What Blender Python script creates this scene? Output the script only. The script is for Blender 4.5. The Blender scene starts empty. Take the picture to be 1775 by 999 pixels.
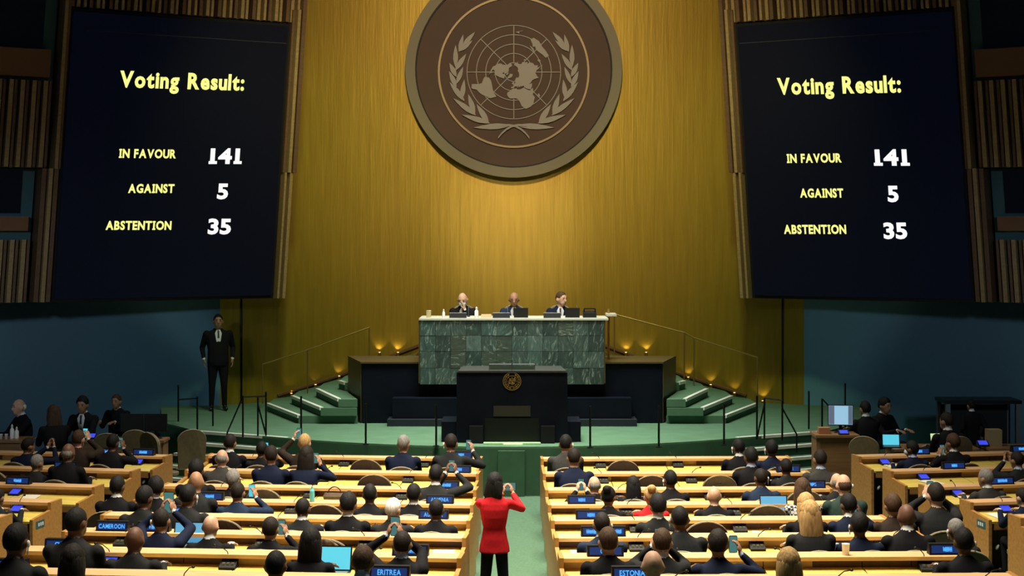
import bpy, bmesh, math, random
import numpy as np
from mathutils import Vector, Matrix, Euler
random.seed(7)
SC = bpy.context.scene
COL = SC.collection
F, PX0, PY0, CH = 2810.0, 887.5, 410.0, 3.35      # focal length in px, principal point, camera height

# ------------------------------------------------------------------ camera, world, lights, exposure
cam = bpy.data.cameras.new('camera'); cam_o = bpy.data.objects.new('camera', cam); COL.objects.link(cam_o)
cam.sensor_width = 36.0; cam.lens = 36.0 * F / 1775.0
cam.shift_y = -(499.5 - PY0) / 1775.0
cam.clip_end = 200
cam_o.location = (0, 0, CH); cam_o.rotation_euler = (math.radians(90), 0, 0)
SC.camera = cam_o
SC.view_settings.view_transform = 'Standard'; SC.view_settings.look = 'None'
SC.view_settings.gamma = 1.0; SC.view_settings.use_curve_mapping = False
SC.view_settings.exposure = 0.0
w = bpy.data.worlds.new('hall_ambient'); SC.world = w; w.use_nodes = True
w.node_tree.nodes['Background'].inputs[0].default_value = (0.55, 0.68, 0.9, 1)
w.node_tree.nodes['Background'].inputs[1].default_value = 0.03

def area(name, loc, target, size, energy, color, spread=180, sy=None):
    l = bpy.data.lights.new(name, 'AREA'); l.energy = energy; l.color = color
    l.shape = 'RECTANGLE'; l.size = size; l.size_y = sy or size; l.spread = math.radians(spread)
    o = bpy.data.objects.new(name, l); COL.objects.link(o); o.location = loc
    o.rotation_euler = (Vector(target) - Vector(loc)).to_track_quat('-Z', 'Y').to_euler()
    return o
def spot(name, loc, target, energy, color, angle=40, blend=0.6, radius=0.1):
    l = bpy.data.lights.new(name, 'SPOT'); l.energy = energy; l.color = color
    l.spot_size = math.radians(angle); l.spot_blend = blend; l.shadow_soft_size = radius
    o = bpy.data.objects.new(name, l); COL.objects.link(o); o.location = loc
    o.rotation_euler = (Vector(target) - Vector(loc)).to_track_quat('-Z', 'Y').to_euler()
    return o
# ceiling downlights over the delegates, stage lights, wall washers and added helper spots
area('ceiling_downlight', (0, 18.0, 10.5), (0, 18.1, 0), 6.5, 1700, (1.0, 0.90, 0.70), 80, 10.0)
area('ceiling_downlight', (0, 26.6, 10.5), (0, 27.4, 0), 5.0, 420, (0.98, 1.0, 0.9), 70, 2.0)
spot('wall_washer', (0, 13.0, 10.5), (0, 34.2, 6.9), 9300, (1.0, 0.74, 0.42), 42, 1.0, 0.5)
spot('wall_washer', (-3.0, 24.5, 11.0), (-4.0, 33.3, 2.1), 1500, (0.80, 0.95, 0.40), 52, 1.0, 0.4)  # green tint and low aim stand in for bounce off the carpet
spot('wall_washer', (3.0, 24.5, 11.0), (4.0, 33.3, 2.1), 1500, (0.80, 0.95, 0.40), 52, 1.0, 0.4)  # same carpet-bounce tint on the other side
spot('wall_glow_helper', (0, 8.0, 8.0), (0, 34.2, 3.35), 4200, (1.0, 0.84, 0.62), 9, 1.0, 0.2)  # added spot imitating a broad reflection on the gold wall, no real projector
spot('dais_spot', (0, 20.0, 10.0), (0, 29.9, 2.0), 1500, (1.0, 0.95, 0.86), 22, 0.9, 0.15)
spot('mural_fill', (-7.5, 12, 5.2), (-8.4, 31.2, 1.2), 1900, (0.8, 0.92, 1.0), 26, 1.0, 0.4)  # added fill, aimed below the screen to brighten the mural
spot('mural_fill', (7.5, 12, 5.2), (8.4, 31.2, 1.2), 1300, (0.8, 0.92, 1.0), 26, 1.0, 0.4)  # matching added fill for the other mural

# ------------------------------------------------------------------ materials
MATS = {}
def mat(name, col, rough=0.6, metal=0.0, emit=None, estr=0.0, noise=0.0, nscale=8.0, stretch=(1, 1, 1), bump=0.0, spec=0.5):
    if name in MATS: return MATS[name]
    m = bpy.data.materials.new(name); m.use_nodes = True; nt = m.node_tree
    b = nt.nodes['Principled BSDF']
    b.inputs['Base Color'].default_value = (*col, 1); b.inputs['Roughness'].default_value = rough
    b.inputs['Metallic'].default_value = metal; b.inputs['Specular IOR Level'].default_value = spec
    if emit: b.inputs['Emission Color'].default_value = (*emit, 1); b.inputs['Emission Strength'].default_value = estr
    if noise > 0 or bump > 0:
        tc = nt.nodes.new('ShaderNodeTexCoord'); mp = nt.nodes.new('ShaderNodeMapping')
        mp.inputs['Scale'].default_value = stretch
        nz = nt.nodes.new('ShaderNodeTexNoise'); nz.inputs['Scale'].default_value = nscale; nz.inputs['Detail'].default_value = 5
        nt.links.new(tc.outputs['Object'], mp.inputs[0]); nt.links.new(mp.outputs[0], nz.inputs['Vector'])
        if noise > 0:
            r = nt.nodes.new('ShaderNodeValToRGB')
            r.color_ramp.elements[0].position = 0.3; r.color_ramp.elements[1].position = 0.72
            r.color_ramp.elements[0].color = (*[c * (1 - noise) for c in col], 1)
            r.color_ramp.elements[1].color = (*[min(1, c * (1 + noise)) for c in col], 1)
            nt.links.new(nz.outputs['Fac'], r.inputs[0]); nt.links.new(r.outputs[0], b.inputs['Base Color'])
        if bump > 0:
            bp = nt.nodes.new('ShaderNodeBump'); bp.inputs['Strength'].default_value = bump; bp.inputs['Distance'].default_value = 0.02
            nt.links.new(nz.outputs['Fac'], bp.inputs['Height']); nt.links.new(bp.outputs[0], b.inputs['Normal'])
    MATS[name] = m
    return m
def hsv_gold():
    m = bpy.data.materials.new('gold_leaf_wall'); m.use_nodes = True; nt = m.node_tree; b = nt.nodes['Principled BSDF']
    tc = nt.nodes.new('ShaderNodeTexCoord')
    mp = nt.nodes.new('ShaderNodeMapping'); mp.inputs['Scale'].default_value = (7, 7, 0.55)
    nz = nt.nodes.new('ShaderNodeTexNoise'); nz.inputs['Scale'].default_value = 1.6; nz.inputs['Detail'].default_value = 6
    nt.links.new(tc.outputs['Object'], mp.inputs[0]); nt.links.new(mp.outputs[0], nz.inputs['Vector'])
    r = nt.nodes.new('ShaderNodeValToRGB')
    r.color_ramp.elements[0].position = 0.3; r.color_ramp.elements[1].position = 0.75
    r.color_ramp.elements[0].color = (0.37, 0.235, 0.026, 1); r.color_ramp.elements[1].color = (0.45, 0.295, 0.042, 1)
    nt.links.new(nz.outputs['Fac'], r.inputs[0])
    mp2 = nt.nodes.new('ShaderNodeMapping'); mp2.inputs['Scale'].default_value = (0.5, 0.5, 0.35)
    n2 = nt.nodes.new('ShaderNodeTexNoise'); n2.inputs['Scale'].default_value = 1.0; n2.inputs['Detail'].default_value = 2
    nt.links.new(tc.outputs['Object'], mp2.inputs[0]); nt.links.new(mp2.outputs[0], n2.inputs['Vector'])
    mx = nt.nodes.new('ShaderNodeMixRGB'); mx.blend_type = 'MULTIPLY'; mx.inputs['Color2'].default_value = (0.86, 0.98, 0.7, 1)
    nt.links.new(n2.outputs['Fac'], mx.inputs[0]); nt.links.new(r.outputs[0], mx.inputs['Color1']); nt.links.new(mx.outputs[0], b.inputs['Base Color'])
    mp3 = nt.nodes.new('ShaderNodeMapping'); mp3.inputs['Scale'].default_value = (26, 26, 1.6)
    n3 = nt.nodes.new('ShaderNodeTexNoise'); n3.inputs['Scale'].default_value = 1.0; n3.inputs['Detail'].default_value = 4
    nt.links.new(tc.outputs['Object'], mp3.inputs[0]); nt.links.new(mp3.outputs[0], n3.inputs['Vector'])
    bp = nt.nodes.new('ShaderNodeBump'); bp.inputs['Strength'].default_value = 0.16; bp.inputs['Distance'].default_value = 0.015
    nt.links.new(n3.outputs['Fac'], bp.inputs['Height']); nt.links.new(bp.outputs[0], b.inputs['Normal'])
    b.inputs['Metallic'].default_value = 0.45; b.inputs['Roughness'].default_value = 0.42
    return m
def mural_mat():
    m = bpy.data.materials.new('blue_mural'); m.use_nodes = True; nt = m.node_tree; b = nt.nodes['Principled BSDF']
    tc = nt.nodes.new('ShaderNodeTexCoord')
    wv = nt.nodes.new('ShaderNodeTexWave'); wv.wave_type = 'RINGS'; wv.inputs['Scale'].default_value = 0.22; wv.inputs['Distortion'].default_value = 5; wv.inputs['Detail'].default_value = 1
    nt.links.new(tc.outputs['Object'], wv.inputs['Vector'])
    r = nt.nodes.new('ShaderNodeValToRGB'); r.color_ramp.interpolation = 'EASE'
    r.color_ramp.elements[0].color = (0.03, 0.115, 0.18, 1); r.color_ramp.elements[1].color = (0.11, 0.27, 0.36, 1)
    nt.links.new(wv.outputs['Fac'], r.inputs[0]); nt.links.new(r.outputs[0], b.inputs['Base Color'])
    b.inputs['Roughness'].default_value = 0.55
    return m
def wood(name, c1, c2, rough=0.4, scale=3.0, stretch=(0.6, 9, 9)):
    if name in MATS: return MATS[name]
    m = bpy.data.materials.new(name); m.use_nodes = True; nt = m.node_tree; b = nt.nodes['Principled BSDF']
    tc = nt.nodes.new('ShaderNodeTexCoord'); mp = nt.nodes.new('ShaderNodeMapping'); mp.inputs['Scale'].default_value = stretch
    nz = nt.nodes.new('ShaderNodeTexNoise'); nz.inputs['Scale'].default_value = scale; nz.inputs['Detail'].default_value = 6; nz.inputs['Distortion'].default_value = 0.6
    r = nt.nodes.new('ShaderNodeValToRGB'); r.color_ramp.elements[0].position = 0.32; r.color_ramp.elements[1].position = 0.7
    r.color_ramp.elements[0].color = (*c1, 1); r.color_ramp.elements[1].color = (*c2, 1)
    nt.links.new(tc.outputs['Object'], mp.inputs[0]); nt.links.new(mp.outputs[0], nz.inputs['Vector'])
    nt.links.new(nz.outputs['Fac'], r.inputs[0]); nt.links.new(r.outputs[0], b.inputs['Base Color'])
    b.inputs['Roughness'].default_value = rough
    MATS[name] = m
    return m
def marble(name, base, vein, rot):
    if name in MATS: return MATS[name]
    m = bpy.data.materials.new(name); m.use_nodes = True; nt = m.node_tree; b = nt.nodes['Principled BSDF']
    tc = nt.nodes.new('ShaderNodeTexCoord'); mp = nt.nodes.new('ShaderNodeMapping')
    mp.vector_type = 'TEXTURE'; mp.inputs['Rotation'].default_value = (0, rot, 0); mp.inputs['Scale'].default_value = (.13, .4, .5)
    mp.inputs['Location'].default_value = (rot * 3, rot, rot * 7)
    nz = nt.nodes.new('ShaderNodeTexNoise'); nz.inputs['Scale'].default_value = 2.2; nz.inputs['Detail'].default_value = 8; nz.inputs['Distortion'].default_value = 1.6
    r = nt.nodes.new('ShaderNodeValToRGB')
    e = r.color_ramp.elements; e[0].position = 0.25; e[0].color = (*[c * 0.55 for c in base], 1); e[1].position = 0.52; e[1].color = (*base, 1)
    x = e.new(0.60); x.color = (*[c * 1.35 for c in base], 1); x = e.new(0.645); x.color = (*vein, 1); x = e.new(0.70); x.color = (*[c * 1.1 for c in base], 1)
    nt.links.new(tc.outputs['Object'], mp.inputs[0]); nt.links.new(mp.outputs[0], nz.inputs['Vector'])
    nt.links.new(nz.outputs['Fac'], r.inputs[0]); nt.links.new(r.outputs[0], b.inputs['Base Color'])
    b.inputs['Roughness'].default_value = 0.3
    MATS[name] = m
    return m

M_GOLD = hsv_gold(); M_MURAL = mural_mat()
M_CARPET = mat('green_carpet', (0.052, 0.115, 0.068), 0.95, noise=0.18, nscale=30, bump=0.1)
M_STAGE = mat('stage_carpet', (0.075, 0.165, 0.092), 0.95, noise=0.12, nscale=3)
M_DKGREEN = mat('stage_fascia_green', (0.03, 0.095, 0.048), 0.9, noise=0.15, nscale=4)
M_LEDGE = wood('ledge_wood', (0.62, 0.36, 0.17), (0.78, 0.49, 0.26), 0.38)
M_TOPY = wood('writing_top_wood', (0.62, 0.47, 0.09), (0.80, 0.64, 0.17), 0.32)
M_FASC = wood('fascia_wood', (0.36, 0.17, 0.045), (0.50, 0.26, 0.075), 0.4)
M_MAROON = mat('slot_panel_maroon', (0.075, 0.018, 0.014), 0.5, noise=0.2)
M_TANPAN = wood('slot_panel_tan', (0.30, 0.17, 0.07), (0.42, 0.25, 0.11), 0.45)
M_DARKWOOD = wood('dark_wood', (0.11, 0.05, 0.02), (0.17, 0.08, 0.035), 0.45)
M_STAFFWOOD = wood('staff_desk_wood', (0.20, 0.10, 0.04), (0.30, 0.16, 0.07), 0.4)
M_CHAIR = mat('olive_upholstery', (0.16, 0.125, 0.065), 0.8, noise=0.12, nscale=20)
M_CHAIRB = mat('brown_upholstery', (0.085, 0.055, 0.032), 0.8, noise=0.12, nscale=20)
M_PIPING = mat('pale_piping', (0.27, 0.24, 0.16), 0.7)
M_BLACK = mat('black_plastic', (0.010, 0.010, 0.012), 0.5, spec=0.2)
M_BLKMETAL = mat('black_metal', (0.012, 0.013, 0.014), 0.35, 0.6)
M_DAIS = mat('dark_marble_facing', (0.005, 0.007, 0.013), 0.4, noise=0.3, nscale=2, spec=0.12)
M_BRONZE = mat('bronze_trim', (0.10, 0.075, 0.03), 0.45, 0.4)
M_BRASS = mat('brass', (0.42, 0.27, 0.08), 0.35, 0.8)
M_SILVER = mat('emblem_silver', (0.29, 0.285, 0.275), 0.55, 0.1)
M_EMBBROWN = mat('emblem_brown', (0.060, 0.025, 0.010), 0.6, noise=0.12, nscale=1.2)
M_EMBRING = mat('emblem_rim', (0.17, 0.155, 0.10), 0.55, 0.1)
M_EMBGOLD = mat('emblem_rim_gold', (0.22, 0.165, 0.09), 0.45, 0.3)
M_SCREEN = mat('screen_black', (0.003, 0.003, 0.006), 0.5, emit=(0.002, 0.004, 0.014), estr=0.3, spec=0.15)
M_YEL = mat('led_yellow', (0.1, 0.1, 0.02), 0.5, emit=(1.0, 1.0, 0.27), estr=1.0)
M_WHT = mat('led_white', (0.1, 0.1, 0.1), 0.5, emit=(1, 1, 1), estr=1.1)
M_TEAL = mat('teal_paint', (0.03, 0.11, 0.14), 0.6)
M_BOOTH = mat('booth_dark_glass', (0.006, 0.010, 0.022), 0.12)
M_BOOTHBAND = mat('booth_ledge_brown', (0.16, 0.075, 0.035), 0.5)
M_SLATT = wood('slat_tan', (0.26, 0.17, 0.07), (0.36, 0.25, 0.12), 0.5)
M_SLATB = wood('slat_brown', (0.10, 0.055, 0.03), (0.15, 0.08, 0.04), 0.5)
M_NOSE = mat('step_nosing', (0.80, 0.82, 0.74), 0.4)
M_LEDBLUE = mat('led_blue_text', (0.01, 0.02, 0.1), 0.5, emit=(0.08, 0.42, 1.0), estr=1.25)
M_LEDGLOW = mat('led_blue_panel', (0.004, 0.012, 0.05), 0.4, emit=(0.02, 0.07, 0.35), estr=0.35)
M_CONSOLE = mat('console_screen', (0.01, 0.01, 0.1), 0.4, emit=(0.05, 0.08, 0.9), estr=0.9)
M_CYAN = mat('lit_screen_cyan', (0.05, 0.2, 0.25), 0.4, emit=(0.10, 0.62, 0.80), estr=0.9)
M_PALESCR = mat('lit_screen_pale', (0.2, 0.25, 0.3), 0.4, emit=(0.36, 0.66, 0.9), estr=0.75)
M_YELSCR = mat('lit_screen_yellow', (0.2, 0.2, 0.1), 0.4, emit=(0.75, 0.95, 0.45), estr=0.8)
M_PHONESCR = mat('phone_screen', (0.02, 0.05, 0.06), 0.3, emit=(0.07, 0.22, 0.22), estr=0.8)
M_PAPER = mat('paper', (0.75, 0.72, 0.62), 0.8)
M_PAPERY = mat('yellow_tissue', (0.75, 0.62, 0.20), 0.8)
M_WHITEPL = mat('white_plastic', (0.75, 0.74, 0.70), 0.5)
M_CREAM = mat('cream_plastic', (0.72, 0.60, 0.32), 0.5)
M_METALG = mat('grey_metal', (0.18, 0.2, 0.21), 0.35, 0.6)
M_DENIM = mat('grey_trousers', (0.16, 0.18, 0.21), 0.8)
M_UPL = mat('uplight_lens', (0.4, 0.3, 0.1), 0.4, emit=(1.0, 0.65, 0.2), estr=2.5)
M_DARKWALL = mat('dark_side_wall', (0.012, 0.016, 0.022), 0.8)

# ------------------------------------------------------------------ mesh helpers
def uv_dirs(nu, nv):
    pts = [(0, 0, 1)]
    for j in range(1, nv):
        t = math.pi * j / nv
        for i in range(nu):
            p = 2 * math.pi * i / nu
            pts.append((math.sin(t) * math.cos(p), math.sin(t) * math.sin(p), math.cos(t)))
    pts.append((0, 0, -1))
    f = []
    for i in range(nu):
        f.append((0, 1 + i, 1 + (i + 1) % nu))
    for j in range(nv - 2):
        a = 1 + j * nu; b = a + nu
        for i in range(nu):
            i2 = (i + 1) % nu
            f.append((a + i, b + i, b + i2, a + i2))
    a = 1 + (nv - 2) * nu; e = len(pts) - 1
    for i in range(nu):
        f.append((a + i, e, a + (i + 1) % nu))
    return np.array(pts), f
SPH = uv_dirs(14, 10); SPH_LO = uv_dirs(8, 6)
class MB:
    def __init__(s): s.v = []; s.f = []; s.m = []; s.n = 0
    def add(s, verts, faces, mi=0):
        o = s.n; s.v.extend([tuple(map(float, p)) for p in verts]); s.n += len(verts)
        s.f.extend([tuple(i + o for i in f) for f in faces]); s.m.extend([mi] * len(faces)); return s
    def hexa(s, p, mi=0):   # 8 points: bottom 4 ccw, top 4 ccw
        return s.add(p, [(3, 2, 1, 0), (4, 5, 6, 7), (0, 1, 5, 4), (1, 2, 6, 5), (2, 3, 7, 6), (3, 0, 4, 7)], mi)
    def box(s, x0, x1, y0, y1, z0, z1, mi=0, M=None):
        p = [(x0, y0, z0), (x1, y0, z0), (x1, y1, z0), (x0, y1, z0), (x0, y0, z1), (x1, y0, z1), (x1, y1, z1), (x0, y1, z1)]
        if M is not None: p = [M @ Vector(q) for q in p]
        return s.hexa(p, mi)
    def prism(s, poly, z0, z1, mi=0):   # plan polygon (x,y) extruded in z
        n = len(poly)
        v = [(x, y, z0) for x, y in poly] + [(x, y, z1) for x, y in poly]
        f = [tuple(range(n))[::-1], tuple(range(n, 2 * n))] + [(i, (i + 1) % n, n + (i + 1) % n, n + i) for i in range(n)]
        return s.add(v, f, mi)
    def plate(s, poly, y0, y1, mi=0):   # (x,z) polygon extruded in y
        n = len(poly)
        v = [(x, y0, z) for x, z in poly] + [(x, y1, z) for x, z in poly]
        f = [tuple(range(n)), tuple(range(n, 2 * n))[::-1]] + [(i, n + i, n + (i + 1) % n, (i + 1) % n) for i in range(n)]
        return s.add(v, f, mi)
    def side(s, poly, x0, x1, mi=0):    # (y,z) polygon extruded in x
        n = len(poly)
        v = [(x0, y, z) for y, z in poly] + [(x1, y, z) for y, z in poly]
        f = [tuple(range(n))[::-1], tuple(range(n, 2 * n))] + [(i, (i + 1) % n, n + (i + 1) % n, n + i) for i in range(n)]
        return s.add(v, f, mi)
    def ell(s, c, r, R=None, lo=False, mi=0):
        P, f = SPH_LO if lo else SPH
        q = P * np.array(r)
        if R is not None: q = q @ np.array(R.to_3x3()).T
        return s.add(q + np.array(c), f, mi)
    def cap(s, a, b, ra, rb, n=10, mi=0):
        a = np.array(a, float); b = np.array(b, float); d = b - a; L = np.linalg.norm(d)
        d = d / L if L > 1e-6 else np.array([0, 0, 1.0])
        h = np.array([1.0, 0, 0]) if abs(d[0]) < .8 else np.array([0, 1.0, 0])
        u = np.cross(d, h); u /= np.linalg.norm(u); w_ = np.cross(d, u)
        rings = []
        for t in (-0.9, -0.45): rings.append((a + d * ra * t, ra * math.sqrt(1 - t * t)))
        for t in (0, .33, .66, 1): rings.append((a + d * L * t, ra + (rb - ra) * t))
        for t in (0.45, 0.9): rings.append((b + d * rb * t, rb * math.sqrt(1 - t * t)))
        v = [a - d * ra]; 
        for c, r in rings:
            for i in range(n):
                p = 2 * math.pi * i / n; v.append(c + (u * math.cos(p) + w_ * math.sin(p)) * r)
        v.append(b + d * rb)
        f = [(0, 1 + (i + 1) % n, 1 + i) for i in range(n)]
        for j in range(len(rings) - 1):
            A = 1 + j * n; B = A + n
            f += [(A + i, A + (i + 1) % n, B + (i + 1) % n, B + i) for i in range(n)]
        A = 1 + (len(rings) - 1) * n; e = len(v) - 1
        f += [(A + i, A + (i + 1) % n, e) for i in range(n)]
        return s.add(v, f, mi)
    def tube(s, path, r, n=8, mi=0):
        for a, b in zip(path[:-1], path[1:]): s.cyl(a, b, r, r, n, mi)
        return s
    def cyl(s, a, b, ra, rb, n=10, mi=0):
        a = np.array(a, float); b = np.array(b, float); d = b - a; d = d / np.linalg.norm(d)
        h = np.array([1.0, 0, 0]) if abs(d[0]) < .8 else np.array([0, 1.0, 0])
        u = np.cross(d, h); u /= np.linalg.norm(u); w_ = np.cross(d, u); v = []
        for c, r in ((a, ra), (b, rb)):
            for i in range(n):
                p = 2 * math.pi * i / n; v.append(c + (u * math.cos(p) + w_ * math.sin(p)) * r)
        f = [tuple(range(n))[::-1], tuple(range(n, 2 * n))] + [(i, (i + 1) % n, n + (i + 1) % n, n + i) for i in range(n)]
        return s.add(v, f, mi)
    def lathe(s, prof, c=(0, 0, 0), n=14, mi=0):   # (r,z) profile
        v = []; f = []
        for r, z in prof:
            for i in range(n):
                p = 2 * math.pi * i / n; v.append((c[0] + r * math.cos(p), c[1] + r * math.sin(p), c[2] + z))
        for j in range(len(prof) - 1):
            A = j * n; B = A + n
            f += [(A + i, A + (i + 1) % n, B + (i + 1) % n, B + i) for i in range(n)]
        f.append(tuple(range(n))[::-1]); f.append(tuple(range((len(prof) - 1) * n, len(prof) * n)))
        return s.add(v, f, mi)
    def loft(s, rings, n=16, mi=0):      # rings (cx,cy,cz,rx,ry)
        v = []; f = []
        for cx, cy, cz, rx, ry in rings:
            for i in range(n):
                p = 2 * math.pi * i / n
                c_, s_ = math.cos(p), math.sin(p)
                k = (abs(c_) ** 2.6 + abs(s_) ** 2.6) ** (-1 / 2.6)
                v.append((cx + rx * c_ * k, cy + ry * s_ * k, cz))
        for j in range(len(rings) - 1):
            A = j * n; B = A + n
            f += [(A + i, A + (i + 1) % n, B + (i + 1) % n, B + i) for i in range(n)]
        f.append(tuple(range(n))[::-1]); f.append(tuple(range((len(rings) - 1) * n, len(rings) * n)))
        return s.add(v, f, mi)
    def mesh(s, name, smooth=False):
        me = bpy.data.meshes.new(name); me.from_pydata(s.v, [], s.f)
        if any(s.m): me.polygons.foreach_set('material_index', s.m)
        if smooth: me.polygons.foreach_set('use_smooth', [True] * len(s.f))
        me.update(); return me
    def build(s, name, mats, parent=None, smooth=False):
        return link(name, s.mesh(name, smooth), mats, parent)
def link(name, me, mats, parent=None):
    if not isinstance(mats, (list, tuple)): mats = [mats]
    if len(me.materials) == 0:
        for m in mats: me.materials.append(m)
    o = bpy.data.objects.new(name, me); COL.objects.link(o)
    if parent: o.parent = parent
    return o
def tag(o, label=None, cat=None, group=None, kind=None):
    if label: o['label'] = label
    if cat: o['category'] = cat
    if group: o['group'] = group
    if kind: o['kind'] = kind
    return o
def thing(name, label, cat, loc=(0, 0, 0), rz=0, group=None):
    o = bpy.data.objects.new(name, None); COL.objects.link(o); o.empty_display_size = 0.1
    o.location = loc; o.rotation_euler = (0, 0, rz)
    return tag(o, label, cat, group)
def copy_tree(root, loc=None, rz=None, label=None, group=None):
    r = root.copy(); COL.objects.link(r)
    if loc is not None: r.location = loc
    if rz is not None: r.rotation_euler = (0, 0, rz)
    if label: r['label'] = label
    if group: r['group'] = group
    for ch in KIDS.get(root.name) or [c for c in root.children]:
        c = ch.copy(); COL.objects.link(c); c.parent = r
        for g in ch.children:
            d = g.copy(); COL.objects.link(d); d.parent = c
    return r
KIDS = {}
def un(px, py, D): return Vector(((px - PX0) * D / F, D, CH - (py - PY0) * D / F))
def ray_floor(px, py, z): D = (CH - z) * F / (py - PY0); return un(px, py, D)

# ------------------------------------------------------------------ row layout and the sloping floor
ROWY = [796, 822, 850, 876, 903, 933, 968, 1008]
ROWD = [23.9 - 1.55 * i for i in range(8)]
ROWH = [CH - (y - PY0) * d / F for y, d in zip(ROWY, ROWD)]
LEDGE = 0.85
_fd = [40, 24.4] + ROWD + [10.0, 6.0]
_fz = [ROWH[0] - LEDGE] * 2 + [h - LEDGE for h in ROWH] + [ROWH[7] - LEDGE + .26, ROWH[7] - LEDGE + .6]
def fz(D): return float(np.interp(-D, [-d for d in _fd], _fz))
FLOOR0 = ROWH[0] - LEDGE
BLK = {  # inner end X, rotation, length, depth shift, rows
    'cl': (-0.50, math.radians(-5.0), -4.05, 0.0, 8), 'cr': (0.47, math.radians(1.5), 3.62, 0.0, 8),
    'sl': (-5.20, math.radians(-10), -5.2, 0.25, 5), 'sr': (5.20, math.radians(10), 5.2, 0.25, 5)}
def row_frame(b, k):
    x0, th, L, dy, n = BLK[b]
    D = ROWD[k - 1] + dy
    if b == 'sl': x0 -= .125 * (k - 1)
    if b == 'sr': x0 += .115 * (k - 1)
    return x0, D, th, fz(D)
def row_point(b, k, px, ly):
    Ox, Oy, th, z = row_frame(b, k); c, s = math.cos(th), math.sin(th); m = (px - PX0) / F
    lx = (m * (Oy + ly * c) - Ox + ly * s) / (c - m * s)
    return Ox + lx * c - ly * s, Oy + lx * s + ly * c, th, z, lx

# floor
mb = MB(); ds = [34.5, 24.4] + ROWD + [10.0, 7.0]
for a, b in zip(ds[:-1], ds[1:]):
    mb.add([(-14, b, fz(b)), (14, b, fz(b)), (14, a, fz(a)), (-14, a, fz(a))], [(0, 1, 2, 3)])
tag(mb.build('floor', M_CARPET), kind='structure')

# gold back wall (concave)
RW, CYW = 9.41, 24.79
def wall_y(x): return CYW + math.sqrt(RW * RW - x * x)
mb = MB(); N = 60; xs = [5.8 * math.sin(math.asin(1) * 0 + math.pi * 0 + (i / N - .5) * 2 * math.asin(1) * 0.5) / math.sin(math.asin(1) * .5) for i in range(N + 1)]
v = []
for x in xs: v += [(x, wall_y(x), -0.8), (x, wall_y(x), 10.5), (x, wall_y(x) + .15, 10.5), (x, wall_y(x) + .15, -0.8)]
f = []
for i in range(N):
    a = i * 4; b = a + 4
    f += [(a, b, b + 1, a + 1), (a + 1, b + 1, b + 2, a + 2), (a + 2, b + 2, b + 3, a + 3)]
mb.add(v, f); wall_back = tag(mb.build('wall_back', M_GOLD, smooth=False), kind='structure')
for sx, nm in ((-1, 'left'), (1, 'right')):   # narrow door seam in the gold wall end
    x = sx * 5.42
    MB().box(x - .018, x + .018, wall_y(5.42) - .03, wall_y(5.42) + .02, 0, 2.6).build('seam_strip', M_BLACK, wall_back)
# blue mural walls and the walls above
for sx, nm in ((-1, 'left'), (1, 'right')):
    mb = MB(); p = [(sx * 5.8, 32.2), (sx * 12.5, 30.2)]
    for a, b in zip(p[:-1], p[1:]):
        mb.hexa([(a[0], a[1], -.8), (b[0], b[1], -.8), (b[0], b[1] + .2, -.8), (a[0], a[1] + .2, -.8), (a[0], a[1], 3.2), (b[0], b[1], 3.2), (b[0], b[1] + .2, 3.2), (a[0], a[1] + .2, 3.2)])
    tag(mb.build('wall_mural_' + nm, M_MURAL), kind='structure')

# ------------------------------------------------------------------ lettering
GLY = {}
def glyph(ch, bold):
    k = (ch, bold)
    if k in GLY: return GLY[k]
    cu = bpy.data.curves.new('glyph', 'FONT'); cu.body = ch; cu.size = 1.0; cu.offset = bold; cu.resolution_u = 3
    o = bpy.data.objects.new('glyph', cu); me = o.to_mesh()
    V = np.array([v.co[:2] for v in me.vertices]); P = [tuple(p.vertices) for p in me.polygons]
    o.to_mesh_clear(); bpy.data.objects.remove(o); bpy.data.curves.remove(cu)
    GLY[k] = (V, P); return GLY[k]
def text_flat(s, bold=0.04, serif=True, track=0.075, wx_=1.3):
    """verts (x,y) with cap height about 0.7, and faces"""
    V = []; Fc = []; x = 0; n = 0
    def addq(x0, x1, y0, y1):
        nonlocal n
        V.extend([(x0, y0), (x1, y0), (x1, y1), (x0, y1)]); Fc.append((n, n + 1, n + 2, n + 3)); n += 4
    for ch in s:
        if ch == ' ': x += 0.52; continue
        g, p = glyph(ch, bold); x0 = g[:, 0].min() * wx_; wd = g[:, 0].max() * wx_ - x0
        off = x - x0
        if serif and ch in 'I1':
            off += .09; wd += .18 if ch == 'I' else .13
        V.extend([(a * wx_ + off, b) for a, b in g]); Fc.extend([tuple(i + n for i in q) for q in p]); n += len(g)
        if serif and ch == 'I':
            addq(x, x + wd, -bold, .09); addq(x, x + wd, .60, .70)
        if serif and ch == '1': addq(x + .02, x + wd + .08, -bold, .10); wd += .05
        x += wd + track
    return np.array(V), Fc, x - track

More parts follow.
